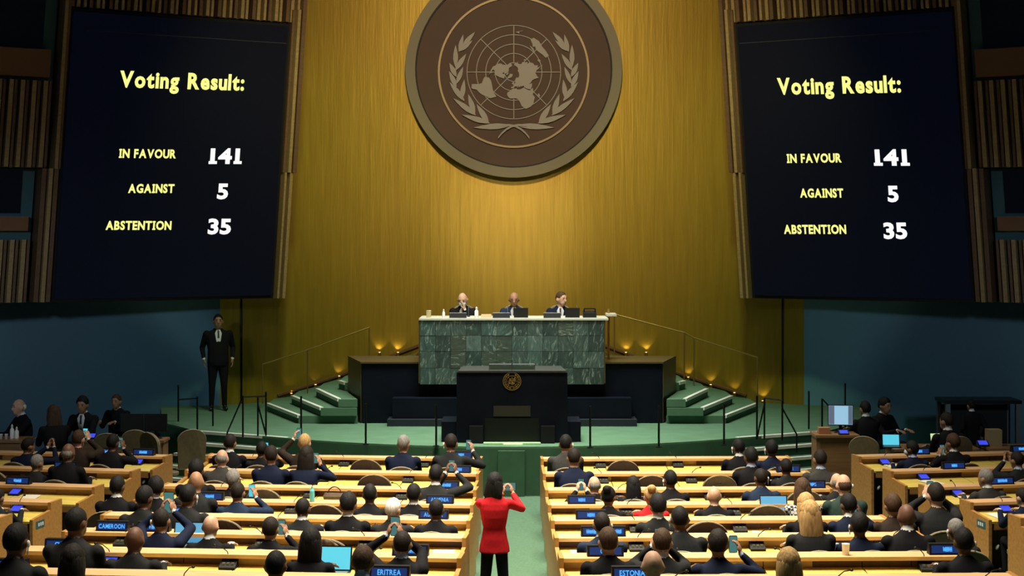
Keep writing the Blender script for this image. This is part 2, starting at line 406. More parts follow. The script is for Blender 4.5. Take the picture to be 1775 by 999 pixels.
# ------------------------------------------------------------------ side walls with voting screens, slats, booths
UD = np.array([.857, .515, 0]); O_L = np.array([-8.33, 29.3, 2.17]); LEAN = 0.068; NRM = np.array([.515, -.857, 0])
def wuv(u, v, w, side):
    p = O_L + UD * (u + LEAN * v) + NRM * w + np.array([0, 0, v])
    if side > 0: p = np.array([-p[0] + 0.03, p[1], p[2]])
    return p
def wbox(mb, u0, u1, v0, v1, w0, w1, side):
    pts = [wuv(*q, side) for q in [(u0, v0, w0), (u1, v0, w0), (u1, v0, w1), (u0, v0, w1), (u0, v1, w0), (u1, v1, w0), (u1, v1, w1), (u0, v1, w1)]]
    if side < 0: pts = [pts[i] for i in (3, 2, 1, 0, 7, 6, 5, 4)]
    return mb.hexa(pts)
def px_to_screen(px, py, side):
    if side > 0: px = 2 * (PX0 + 1.4) - px
    d = np.array([(px - PX0) / F, 1, -(py - PY0) / F]); c = np.array([0, 0, CH]); w = .10
    # solve c + t d = O + UD(u+LEAN v) + Z v + NRM w
    A = np.array([UD, UD * LEAN + np.array([0, 0, 1.0]), -d]).T
    u, v, t = np.linalg.solve(A, c - O_L - NRM * w); return u, v
TXT = {-1: [('Voting Result:', 207, 423, 150, 156, 27, 'y'), ('IN FAVOUR', 206, 305, 273, 274, 14.5, 'y'), ('141', 361, 418, 283, 283, 25, 'w'),
            ('AGAINST', 222, 302, 334, 334, 14.5, 'y'), ('5', 376, 395, 344, 344, 25, 'w'), ('ABSTENTION', 183, 297, 398, 398, 14.5, 'y'), ('35', 360, 400, 405, 405, 25, 'w')],
       1: [('Voting Result:', 1348, 1562, 163, 159, 27, 'y'), ('IN FAVOUR', 1364, 1459, 282, 281, 14.5, 'y'), ('141', 1514, 1576, 286, 286, 26, 'w'),
           ('AGAINST', 1387, 1462, 342, 342, 14.5, 'y'), ('5', 1539, 1558, 349, 349, 26, 'w'), ('ABSTENTION', 1359, 1467, 405, 405, 14.5, 'y'), ('35', 1532, 1573, 413, 413, 26, 'w')]}
for side, nm in ((-1, 'left'), (1, 'right')):
    # wall body behind everything
    mb = MB(); wbox(mb, -4.5, 4.28, 0.0, 8.6, -.5, -.3, side)
    wall = tag(mb.build('wall_' + nm, M_DARKWALL), kind='structure')
    # the screen
    scr = thing('voting_screen', 'tall black voting result screen above the ' + ('mural beside the guard' if side < 0 else 'mural behind the lit monitor'), 'screen')
    mb = MB(); wbox(mb, -.03, 4.28, -0.02, 5.33, -.25, .05, side); mb.build('housing', M_BLACK, scr)
    mb = MB(); wbox(mb, .03, 4.22, .04, 5.27, .05, .09, side); face = mb.build('display', M_SCREEN, scr)
    mb = MB(); wbox(mb, .3, 4.2, 4.83 + .1, 4.845 + .1, .088, .1, side); mb.build('edge_strip', mat('screen_edge', (.03, .035, .05), .4), scr)
    for s, xa, xb, ya, yb, hpx, colr in TXT[side]:
        V, Fc, wd = text_flat(s); V = V.copy()
        ua, va = px_to_screen(xa, ya, side); ub, vb = px_to_screen(xb, yb, side)
        hh = px_to_screen(xa, ya - hpx, side)[1] - va
        mb = MB(); vv = []
        for x, y in V:
            t = x / wd; yy = y / .70 * hh
            vv.append(wuv(ua + (ub - ua) * t, va * (1 - t) + vb * t + yy, .094, side))
        mb.add(vv, Fc).build('lettering', M_YEL if colr == 'y' else M_WHT, face)
    # slats above
    n = 40
    slat_t = []
    for i in range(n):
        u = -.15 + i * (4.65 / n)
        mb = MB(); wd = .062 if i % 3 else .048
        wbox(mb, u, u + wd, 5.36, 8.2, -.1, .12 if i % 2 else .07, side)
        mb.build('slat', M_SLATT if i % 3 != 1 else M_SLATB, wall)
    # inner edge posts, two storeys
    for (u0, u1, v0, v1, w1, m) in [(4.31, 4.35, -.02, 2.42, .18, M_SLATT), (4.36, 4.40, -.02, 2.42, .1, M_SLATB), (4.41, 4.47, -.02, 2.42, .2, M_SLATT),
                                    (4.29, 4.34, 2.42, 5.6, .12, M_SLATB), (4.36, 4.42, 2.42, 5.6, .22, M_SLATT), (4.44, 4.52, 2.42, 8.2, .26, M_SLATB)]:
        mb = MB(); wbox(mb, u0, u1, v0, v1, -.2, w1, side); mb.build('edge_post', m, wall)
    # outer edge posts
    for (u0, u1, v0, v1, w1, m) in [(-.16, -.10, 2.4, 6.5, .2, M_SLATT), (-.08, -.03, 2.4, 6.5, .12, M_SLATB), (-.36, -.28, -.0, 2.4, .16, M_SLATB), (-.25, -.18, 0, 2.4, .22, M_SLATT), (-.14, -.06, 0, 2.4, .14, M_SLATB)]:
        mb = MB(); wbox(mb, u0, u1, v0, v1, -.2, w1, side); mb.build('edge_post', m, wall)
    # two storeys of interpreter booths: slat balustrade, brown ledge, dark window, teal surround
    for (vb_, sl, b0, b1, w0_, w1_, uo, tnm) in [(0.0, 1.12, 1.28, 1.54, 1.60, 2.36, -.40, 'lower'), (2.42, 3.98, 4.05, 4.55, 4.60, 6.4, -.20, 'upper')]:
        bo = thing('interpreter_booth', tnm + ' interpreter booth window above slat balustrade beside ' + ('screen near the guard' if side < 0 else 'screen above lit monitor'), 'booth')
        mb = MB(); wbox(mb, -4.4, uo, vb_, w1_, -.29, -.2, side); mb.build('surround', M_TEAL, bo)
        mb = MB(); wbox(mb, -4.4, uo - .22, w0_, w1_, -.2, -.17, side); mb.build('window_glass', M_BOOTH, bo)
        mb = MB(); wbox(mb, -4.4, uo - .12, b0, b1, -.2, .06, side); mb.build('ledge', M_BOOTHBAND, bo)
        i = 0; u = uo - .06
        while u > -3.0:
            mb = MB(); wd = .075 if i % 2 else .05
            wbox(mb, u - wd, u, vb_, sl, -.1, .1 if i % 2 else .04, side); mb.build('slat', M_SLATT if i % 2 else M_SLATB, bo)
            u -= .118 if i % 2 else .085; i += 1

# ------------------------------------------------------------------ emblem
DE = 33.70; ECX, ECZ = un(890.5, 120, DE)[0], un(890.5, 120, DE)[2]; EP = DE / F
def ering(mb, r0, r1, y0, y1, cx=ECX, cz=ECZ, n=96):
    v = []; 
    for i in range(n):
        p = 2 * math.pi * i / n; c, s_ = math.cos(p), math.sin(p)
        v += [(cx + r0 * c, y0, cz + r0 * s_), (cx + r1 * c, y0, cz + r1 * s_), (cx + r1 * c, y1, cz + r1 * s_), (cx + r0 * c, y1, cz + r0 * s_)]
    f = []
    for i in range(n):
        a = i * 4; b = ((i + 1) % n) * 4
        for j in range(4): f.append((a + j, a + (j + 1) % 4, b + (j + 1) % 4, b + j))
    return mb.add(v, f)
emb = thing('wall_emblem', 'round brown wall emblem of a world map between olive branches, pale rim', 'emblem', (0, 0, 0))
mb = MB(); mb.plate([(ECX + 172 * EP * math.cos(2 * math.pi * i / 96), ECZ + 172 * EP * math.sin(2 * math.pi * i / 96)) for i in range(96)], DE + .06, DE + .24); mb.build('disc', M_EMBBROWN, emb)
ering(MB(), 171 * EP, 188 * EP, DE - .02, DE + .26).build('outer_rim', M_EMBRING, emb)
ering(MB(), 168.5 * EP, 171.5 * EP, DE - .0, DE + .2).build('inner_bead', M_BLACK, emb)
GX, GZ = un(890.3, 125, DE)[0], un(890.3, 125, DE)[2]
ering(MB(), 128 * EP, 131.5 * EP, DE - .0, DE + .08, GX, GZ).build('thin_ring', M_EMBGOLD, emb)
def emap(zx, zy): return un(740 + zx / 4.163, 20 + zy / 4.163, DE)     # a point of the emblem drawing
MC = (627, 437); MR = 338
gridp = MB()
for k in range(1, 6): 
    c = emap(*MC); r = MR * .2 * k / 4.163 * EP
    ering(MB(), r - .7 * EP, r + .7 * EP, DE + .02, DE + .07, c[0], c[2], 72).build('grid_circle', M_SILVER, emb)
for k in range(8):
    a = math.pi * k / 4; c = emap(*MC)
    r0, r1 = MR * .2 / 4.163 * EP, MR / 4.163 * EP; t = .75 * EP
    d = (math.cos(a), math.sin(a)); nn = (-d[1], d[0])
    MB().plate([(c[0] + d[0] * r0 + nn[0] * t, c[2] + d[1] * r0 + nn[1] * t), (c[0] + d[0] * r0 - nn[0] * t, c[2] + d[1] * r0 - nn[1] * t),
                (c[0] + d[0] * r1 - nn[0] * t, c[2] + d[1] * r1 - nn[1] * t), (c[0] + d[0] * r1 + nn[0] * t, c[2] + d[1] * r1 + nn[1] * t)], DE + .015, DE + .07).build('meridian', M_SILVER, emb)
LANDS = {   # longitude, latitude outlines
 'north_america': [(-168, 66), (-156, 71), (-128, 70), (-110, 73), (-95, 73), (-82, 70), (-80, 62), (-93, 59), (-82, 53), (-78, 58), (-70, 61), (-62, 56), (-56, 52), (-65, 47), (-70, 42), (-76, 36), (-81, 31), (-80, 25), (-84, 30), (-94, 29), (-97, 23), (-91, 18), (-87, 21), (-88, 15), (-83, 10), (-78, 8), (-85, 11), (-95, 16), (-105, 21), (-112, 29), (-115, 31), (-110, 23), (-117, 32), (-124, 40), (-124, 48), (-133, 56), (-145, 60), (-158, 57), (-160, 62)],
 'south_america': [(-78, 8), (-71, 12), (-61, 10), (-51, 3), (-44, -2), (-35, -6), (-39, -15), (-42, -23), (-48, -27), (-54, -34), (-58, -38), (-65, -42), (-67, -50), (-69, -55), (-74, -50), (-73, -40), (-71, -28), (-71, -18), (-78, -9), (-81, -4), (-79, 2)],
 'africa': [(-17, 15), (-17, 22), (-10, 30), (-6, 36), (10, 37), (11, 33), (20, 31), (31, 31), (34, 27), (39, 16), (43, 11), (51, 12), (46, 3), (40, -5), (40, -15), (35, -22), (32, -29), (26, -34), (18, -34), (13, -22), (12, -10), (9, 2), (4, 6), (-8, 4), (-13, 9)],
 'eurasia': [(-9, 37), (-9, 43), (-1, 44), (-4, 48), (5, 53), (9, 57), (5, 60), (12, 66), (25, 71), (40, 67), (55, 69), (70, 72), (90, 75), (105, 77), (130, 72), (160, 70), (178, 68), (177, 63), (163, 60), (157, 52), (155, 59), (142, 58), (137, 53), (140, 48), (130, 42), (127, 35), (121, 39), (122, 31), (115, 22), (108, 20), (106, 10), (100, 13), (103, 2), (98, 9), (94, 17), (88, 21), (80, 14), (77, 8), (72, 19), (67, 25), (57, 26), (51, 29), (56, 24), (59, 22), (52, 16), (44, 13), (38, 22), (35, 30), (36, 36), (28, 37), (26, 41), (22, 37), (19, 42), (13, 45), (18, 40), (15, 38), (10, 44), (3, 43), (0, 39)],
 'australia': [(114, -22), (122, -17), (130, -12), (136, -12), (140, -17), (143, -11), (147, -19), (153, -27), (150, -37), (141, -38), (131, -32), (124, -33), (115, -34)],
 'greenland': [(-45, 60), (-52, 66), (-55, 72), (-68, 77), (-40, 83), (-20, 80), (-22, 72), (-35, 66)],
 'island': [(131, -1), (141, -3), (150, -9), (141, -9)], 'island2': [(109, 1), (117, 6), (118, 0), (114, -4)], 'island3': [(95, 5), (103, -1), (106, -6), (100, -1)],
 'island4': [(44, -17), (50, -14), (48, -24), (44, -24)], 'island5': [(172, -35), (178, -38), (174, -41), (168, -46), (167, -45), (172, -41)], 'island6': [(131, 32), (140, 36), (142, 43), (139, 40)],
 'island7': [(-10, 52), (-5, 58), (-2, 57), (1, 52), (-5, 50)], 'island8': [(-90, 72), (-75, 73), (-65, 65), (-72, 63), (-85, 68)]}
for nm, pts in LANDS.items():
    dense = []
    for (a, b), (c, d) in zip(pts, pts[1:] + pts[:1]):
        st = max(1, int(abs(c - a) / 8))
        for i in range(st): dense.append((a + (c - a) * i / st, b + (d - b) * i / st))
    c = emap(*MC); R_ = MR / 4.163 * EP
    poly = [(c[0] + R_ * (90 - la) / 150 * math.sin(math.radians(lo)), c[2] - R_ * (90 - la) / 150 * math.cos(math.radians(lo))) for lo, la in dense]
    ar = sum(poly[i][0] * poly[(i + 1) % len(poly)][1] - poly[(i + 1) % len(poly)][0] * poly[i][1] for i in range(len(poly)))
    if ar < 0: poly = poly[::-1]
    MB().plate(poly, DE + .005, DE + .07).build('continent' if 'island' not in nm else 'island', M_SILVER, emb)
LEAVES = [((258, 248), (348, 147), 20), ((236, 285), (330, 208), 20), ((232, 290), (262, 165), 19), ((207, 400), (207, 240), 22), ((205, 425), (284, 304), 22),
          ((212, 470), (162, 370), 22), ((212, 545), (160, 430), 22), ((214, 520), (262, 398), 20), ((270, 645), (162, 508), 24), ((252, 632), (270, 490), 22),
          ((352, 748), (188, 625), 24), ((345, 742), (298, 595), 24), ((452, 806), (250, 745), 24), ((445, 806), (358, 668), 26), ((605, 822), (335, 838), 26)]
def leaf(pa, pb, wd):
    out = []; (ax, ay), (bx, by) = pa, pb; dx, dy = bx - ax, by - ay; L = math.hypot(dx, dy); nx, ny = -dy / L, dx / L
    prof = [(0, .12), (.15, .62), (.35, 1), (.55, .95), (.78, .55), (1, 0)]
    for t, q in prof: out.append((ax + dx * t + nx * wd * .5 * q, ay + dy * t + ny * wd * .5 * q))
    for t, q in prof[-2::-1]: out.append((ax + dx * t - nx * wd * .5 * q, ay + dy * t - ny * wd * .5 * q))
    return out
def eplate(poly, y0=.0, y1=.07):
    q = [emap(*p) for p in poly]; q = [(p[0], p[2]) for p in q]
    a = sum(q[i][0] * q[(i + 1) % len(q)][1] - q[(i + 1) % len(q)][0] * q[i][1] for i in range(len(q)))
    if a < 0: q = q[::-1]
    return MB().plate(q, DE + y0, DE + y1)
for pa, pb, wd in LEAVES:
    lf = leaf(pa, pb, wd * 1.6)
    jj = LEAVES.index((pa, pb, wd)) % 3 * .006
    eplate(lf, -.012 + jj).build('leaf', M_SILVER, emb); eplate([(2 * 627 - x, y) for x, y in lf], -.012 + jj).build('leaf', M_SILVER, emb)
for sg in (1, -1):
    pts = [(515, 912), (540, 880), (575, 850), (615, 828), (660, 820), (720, 822)]
    up = [(627 + sg * (x - 627), y - 8) for x, y in pts]; dn = [(627 + sg * (x - 627), y + 8) for x, y in pts]
    eplate(up + dn[::-1], -.022 - .006 * sg, .07).build('stem', M_SILVER, emb)

# ------------------------------------------------------------------ stage, dais, podium
def arc_front(n=24):
    R_ = 10.6; out = []
    for i in range(n + 1):
        x = -4.2 + 8.4 * i / n; out.append((x, 25.8 + R_ - math.sqrt(R_ * R_ - x * x) + 0.55 * (abs(x) / 4.2) ** 2))
    return out
front = arc_front()
PL = (-5.42, 27.9); al = Vector((1.2, -.65)).normalized(); dl = Vector((-.476, -.879))
plan = front + [(-PL[0], PL[1]), (6.3, 29.2), (6.9, 31.85)] + [(x, wall_y(x) - .012) for x in (5.75, 5, 4, 3, 2, 1, 0, -1, -2, -3, -4, -5, -5.75)] + [(-6.9, 31.85), (-6.3, 29.2), PL]
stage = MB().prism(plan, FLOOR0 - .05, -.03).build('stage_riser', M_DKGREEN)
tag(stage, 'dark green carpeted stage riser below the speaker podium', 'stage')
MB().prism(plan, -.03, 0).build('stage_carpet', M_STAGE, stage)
MB().prism([(-.22, 25.74), (.20, 25.74), (.20, 25.9), (-.22, 25.9)], FLOOR0, -.06).build('front_panel', M_DKGREEN, stage)

def stairs_up(sg, label):
    t = thing('stage_stairs', label, 'stairs')
    Bk = [(-4.7, 31.1), (-4.22, 31.05), (-3.73, 30.9), (-3.3, 30.9), (-2.85, 30.85), (-2.4, 30.8)]
    Fr = [(-3.82, 29.0), (-3.41, 28.9), (-3.1, 28.95), (-2.72, 29.06), (-2.45, 29.06), (-2.2, 29.06)]
    for i in range(6):
        a, b = Bk[i], Fr[i]; z0, z1 = .15 * i, .15 * (i + 1)
        wl_ = (max(-3.9, a[0] + .3), wall_y(max(-3.9, a[0] + .3)) - .05)
        if i < 3: poly = [b, (-2.76, b[1]), (-3.13, 30.55), (-1.92, 30.55), (-1.92, 33.3), wl_, (a[0], 32.1), a]
        else:
            b = (max(-3.15, a[0] + .12), 30.56); poly = [b, (-1.92, 30.56), (-1.92, 33.3), wl_, (a[0], 32.1), a]
        poly = [(sg * x, y) for x, y in poly]
        if sg < 0: poly = poly[::-1]
        s_ = MB().prism(poly, z0, z1 - .012).build('step', M_STAGE, t)
        d = Vector((b[0] - a[0], b[1] - a[1])); nrm = Vector((d.y, -d.x)).normalized()
        if nrm.x > 0: nrm = -nrm
        q = [(a[0], a[1]), (b[0], b[1]), (b[0] - nrm.x * .07, b[1] - nrm.y * .07), (a[0] - nrm.x * .07, a[1] - nrm.y * .07)]
        q = [(p[0] + nrm.x * .02, p[1] + nrm.y * .02) for p in q]; q = [(sg * x, y) for x, y in q]
        ar = sum(q[i_][0] * q[(i_ + 1) % 4][1] - q[(i_ + 1) % 4][0] * q[i_][1] for i_ in range(4))
        if ar < 0: q = q[::-1]
        MB().prism(q, z1 - .05, z1 + .004).build('nosing', M_NOSE, s_)
    return t
stairs_up(1, 'green carpeted steps with pale nosings rising to the dais, side nearest the guard')
stairs_up(-1, 'green carpeted steps with pale nosings rising to the dais, lit monitor side')
def stairs_down(sg, label):
    t = thing('hall_stairs', label, 'stairs')
    for j in range(0, 5):
        a = Vector(PL) + dl * .3 * j; b = a + al * 1.9; z1 = -.155 * j
        back = 1.3
        q = [a, b, b - dl * .3, a - dl * .3]
        if j:
            poly = [(sg * -p.x * -1, p.y) if False else ((p.x if sg > 0 else -p.x), p.y) for p in q]
            if sg < 0: poly = poly[::-1]
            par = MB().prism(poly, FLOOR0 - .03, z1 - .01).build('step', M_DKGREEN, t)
        else: par = None
        q2 = [a + dl * .02, b + dl * .02, b - dl * .055, a - dl * .055]
        poly = [((p.x if sg > 0 else -p.x), p.y) for p in q2]
        if sg < 0: poly = poly[::-1]
        MB().prism(poly, z1 - .045, z1 + .004).build('nosing', M_NOSE, par or t)
    return t
stairs_down(1, 'dark green steps with pale nosings from stage to hall floor, by the olive chairs')
stairs_down(-1, 'dark green steps with pale nosings from stage to hall floor, by the lit monitor')

# dais: floor block, wings, marble front
dais = thing('dais', 'dark presiding dais with green marble slab front and bronze capped wings', 'dais')
MB().box(-1.9, 1.9, 29.06, 33.6, 0, 1.0).build('platform', M_DAIS, dais)
for sg in (-1, 1):
    q = [(sg * 1.66, 29.05), (sg * 2.69, 29.05), (sg * 3.06, 30.5), (sg * 1.66, 30.5)]
    if sg < 0: q = q[::-1]
    MB().prism(q, 0, 1.07).build('wing', M_DAIS, dais)
    q = [(sg * 1.66, 29.02), (sg * 2.71, 29.02), (sg * 3.09, 30.53), (sg * 1.66, 30.53)]
    if sg < 0: q = q[::-1]
    MB().prism(q, 1.07, 1.1).build('wing_cap', M_BRONZE, dais)
    q = [(sg * 2.70, 29.06), (sg * 2.712, 29.06), (sg * 3.085, 30.5), (sg * 3.07, 30.5)]
    if sg < 0: q = q[::-1]
    MB().prism(q, 0.02, 1.07).build('wing_side_panel', M_BRONZE, dais)
    # low plinth and bench in front of the wing
    MB().box(min(sg * .9, sg * 2.2), max(sg * .9, sg * 2.2), 28.55, 29.05, 0, .12).build('plinth', mat('plinth_grey', (.02, .027, .033), .5, spec=.2), dais)
    MB().box(min(sg * .9, sg * 2.12), max(sg * .9, sg * 2.12), 28.7, 29.05, .12, .48).build('bench', M_DAIS, dais)
MB().box(-1.62, 1.62, 28.93, 29.02, .71, 1.85).build('marble_core', M_BLACK, dais)
MVAR = [marble('green_marble_%d' % i, [tuple(c * (.7 + .09 * i) for c in t) for t in [(0.055, 0.088, 0.072), (0.045, 0.075, 0.062), (0.068, 0.102, 0.085), (0.060, 0.080, 0.060), (0.050, 0.088, 0.076)]][i % 5], (0.24, 0.29, 0.24), [0.15, 0.5, -0.35, 1.45, 0.0][i % 5] + i * .03) for i in range(9)]
rs = random.Random(5)
cw = 3.28 / 12; zb = [.71, 1.0, 1.30, 1.58, 1.855]
for c_ in range(12):
    for r_ in range(4):
        vi = rs.choice([0, 5, 4]) if c_ in (0, 1, 10, 11) else rs.randrange(9)
        yo = rs.uniform(-.003, .003)
        MB().box(-1.64 + c_ * cw + .0025, -1.64 + (c_ + 1) * cw - .0025, 28.89 + yo, 28.93, zb[r_] + .0025, zb[r_ + 1] - .0025).build('marble_slab', MVAR[vi], dais)
M_PALETOP = mat('pale_stone_top', (.52, .52, .42), .4)
MB().box(-1.66, 1.72, 28.87, 29.95, 1.855, 1.885).build('desk_top', M_PALETOP, dais)
for sg in (-1, 1):
    x0 = -1.665 if sg < 0 else 1.642
    MB().box(x0, x0 + .022, 28.885, 29.9, .73, 1.855).build('end_trim', M_BRONZE, dais)
MB().box(1.75, 1.79, 29.7, 29.74, 1.0, 2.02).build('side_post', M_BRASS, dais)
MB().box(1.72, 1.9, 29.4, 29.95, 1.9, 1.94).build('side_shelf', M_PALETOP, dais)

pod = thing('speaker_podium', 'black speaker podium with gold round emblem and plaque, centre of stage', 'podium', (0, 26.3, 0))
pw = 0.9
MB().prism([(-pw, 0), (pw, 0), (pw - .06, 1.1), (-pw + .06, 1.1)], 0, 1.14).build('body', M_DAIS, pod)
MB().prism([(-pw + .02, -.03), (pw - .02, -.03), (pw - .08, 1.0), (-pw + .08, 1.0)], 1.14, 1.17).build('top', mat('podium_top', (.03, .036, .036), .4), pod)
MB().box(-1.15, -pw - .01, .1, .9, 0, .33).build('side_step', M_DAIS, pod); MB().box(pw + .01, 1.12, .1, .9, 0, .33).build('side_step', M_DAIS, pod)
MB().box(-.30, .30, -.02, 0, .43, .60).build('plaque', mat('podium_plaque', (.035, .03, .022), .5, .3), pod)
MB().box(-.44, .44, -.012, 0, .02, .40).build('lower_panel', mat('podium_lower', (.008, .010, .009), .4, spec=.2), pod)
for sg in (-1, 1): MB().box(sg * .58 - .11, sg * .58 + .11, -.10, -.0, .0, .28).build('floor_speaker', M_BLACK, pod)
MB().box(-.46, .46, -.22, -.04, 0, .02).build('floor_strip', mat('pale_green_strip', (.32, .5, .27), .5), pod)
MB().box(-.14, .17, -.26, -.22, .0, .022).build('floor_light', mat('floor_light_strip', (.6, .7, .4), .4, emit=(.7, .9, .4), estr=.5), pod)
# reading stand: two rails on short posts
mb = MB(); mb.tube([(-.37, .1, 1.265), (.37, .1, 1.265)], .010); 
for x in (-.37, 0, .37): mb.cyl((x, .1, 1.17), (x, .1, 1.265), .008, .008)
mb.build('reading_rail', M_METALG, pod)
MB().box(-.36, .36, .08, .09, 1.18, 1.245).build('reading_glass', mat('tinted_glass', (.05, .09, .07), .1), pod)
mb = MB(); mb.tube([(.0, .15, 1.17), (.0, .05, 1.30)], .007); mb.ell((0, .03, 1.32), (.012, .02, .014), lo=True); mb.build('microphone', M_BLACK, pod)
# little emblem
pe = MB()
for r0, r1 in ((.135, .15), (.085, .093), (.045, .052)):
    ering(pe, r0, r1, -.02, .0, 0, 1.0, 32)
ce = pe.build('emblem', M_BRASS, pod)
mb = MB()
for k in range(4):
    a = math.pi * k / 4; d = (math.cos(a) * .09, math.sin(a) * .09); mb.cyl((-d[0], -.01, 1.0 - d[1]), (d[0], -.01, 1.0 + d[1]), .004, .004, 6)
for k in range(7):
    for sg in (-1, 1):
        a = math.radians(-75 + k * 22); mb.ell((sg * .115 * math.cos(a), -.012, 1.0 + .115 * math.sin(a)), (.011, .008, .021), Matrix.Rotation(-sg * (a), 4, 'Y'), True)
for (x, z, rx, rz_) in [(-.03, .02, .022, .018), (.035, .02, .03, .024), (.01, -.035, .024, .022), (-.045, -.03, .018, .02), (.045, .05, .012, .014)]:
    mb.ell((x, -.012, 1 + z), (rx, .008, rz_), None, True)
mb.build('relief', M_BRASS, ce)

# wall trim along the stairs and uplights
for sg, nm in ((-1, 'left'), (1, 'right')):
    mb = MB(); P = [(4.75, 31.6, .12), (4.2, 31.7, .28), (3.7, 31.9, .43), (3.25, 32.0, .58), (2.9, 32.1, .72), (1.9, 32.3, 1.08)]
    P = [(x, wall_y(x) - .05, z) for x, y, z in P]
    pts = [(sg * x, y, z) for x, y, z in P]
    mb.tube(pts, .035, 6); tag(mb.build('trim_' + ('1' if sg < 0 else '2'), M_DARKWOOD), kind='structure')
UPL = {-1: [(505, 683), (547, 668), (588, 653), (658, 612), (690, 612)], 1: [(1085, 612), (1120, 612), (1193, 655), (1232, 668), (1273, 682), (1322, 696)]}
for sg in (-1, 1):
    for i, (px, py) in enumerate(UPL[sg]):
        x = (px - PX0) / F * 32.8; y = wall_y(x) - .13; x = (px - PX0) / F * y; z = CH - (py - PY0) * y / F
        u = thing('wall_uplight', 'small glowing brass uplight at foot of gold wall along ' + ('the guard side steps' if sg < 0 else 'the lit monitor side steps'), 'light', (x, y, z), 0, 'stair uplights')
        MB().lathe([(.03, -.08), (.035, 0), (.03, .01)]).build('housing', M_BRASS, u)
        MB().lathe([(.022, .011), (.02, .016)]).build('lens', M_UPL, u)
        spot('uplight_lamp', (x, y + .03, z + .04), (x, y + .28, z + .7), 2.2, (1.0, .72, .26), 96, .5, .02)

# railings and posts
def post(mb, px, ybase, z, h, r=.016):
    p = ray_floor(px, ybase, z); mb.cyl((p.x, p.y, z), (p.x, p.y, z + h), r, r, 8); return p
for px, yb in [(522, 755), (634, 771), (756, 774), (1023, 777), (1142, 776), (1255, 772)]:
    p = ray_floor(px, yb, 0)
    o = MB().cyl((0, 0, 0), (0, 0, .66), .017, .017, 8).build('stanchion', M_BLKMETAL); o.location = (p.x, p.y, 0)
    MB().lathe([(.05, 0), (.05, .012), (.02, .018)]).build('foot_plate', M_BLKMETAL, o)
    tag(o, 'thin black stanchion post standing along the front edge of the green stage', 'post', 'stage front posts')
def railing(label, specs, rails):
    t = thing('stair_railing', label, 'railing'); P = {}
    for key, px, yb, z, h in specs:
        mb = MB(); p = post(mb, px, yb, z, h); P[key] = (Vector((p.x, p.y, z)), Vector((p.x, p.y, z + h))); mb.build('post', M_BLKMETAL, t)
    for (a, ia), (b, ib) in rails:
        A = P[a][0].lerp(P[a][1], ia); B = P[b][0].lerp(P[b][1], ib); mb = MB(); mb.cyl(A, B, .014, .014, 8); mb.build('rail', M_BLKMETAL, t)
railing('black metal railing at head of hall steps near the standing guard', [('a', 421, 758, 0, .69), ('b', 447, 756, 0, .66), ('c', 461, 756, 0, .74), ('d', 394, 776, -.2, .25), ('e', 342, 751, 0, .62), ('f', 369, 739, 0, .36), ('g', 309, 731, 0, .66)],
        [(('a', .97), ('d', 1)), (('b', .8), ('c', .02)), (('a', .97), ('b', 1)), (('b', 1), ('c', .9)), (('e', .95), ('g', .6))])
railing('black metal railing at head of hall steps near the lit monitor', [('a', 1312, 762, 0, .72), ('b', 1325, 762, 0, .68), ('c', 1356, 764, 0, .66), ('d', 1381, 785, -.2, .3), ('e', 1402, 744, 0, .66), ('f', 1425, 765, -.05, .7), ('g', 1465, 742, 0, .78)],
        [(('c', .8), ('d', 1)), (('a', .02), ('b', .85)), (('b', 1), ('c', 1)), (('f', 1), ('g', .1))])
def brass_rail(label, pts):
    t = thing('handrail', label, 'handrail'); tops = []
    for px, y0, y1 in pts:
        x = (px - PX0) / F * 32.0; D = min(wall_y(x) - .55, 31.6); b = un(px, y0, D); a = un(px, y1, D); mb = MB(); mb.cyl(b, a, .014, .014, 8); mb.build('post', M_BRASS, t); tops.append(a)
    mb = MB(); mb.tube(tops, .016); mb.build('rail', M_BRASS, t)
brass_rail('slim brass handrail rising along gold wall on the guard side', [(455, 700, 632), (533, 688, 607), (640, 640, 568)])
brass_rail('slim brass handrail rising along gold wall on the lit monitor side', [(1313, 702, 620), (1203, 668, 586), (1186, 662, 577), (1065, 640, 545)])

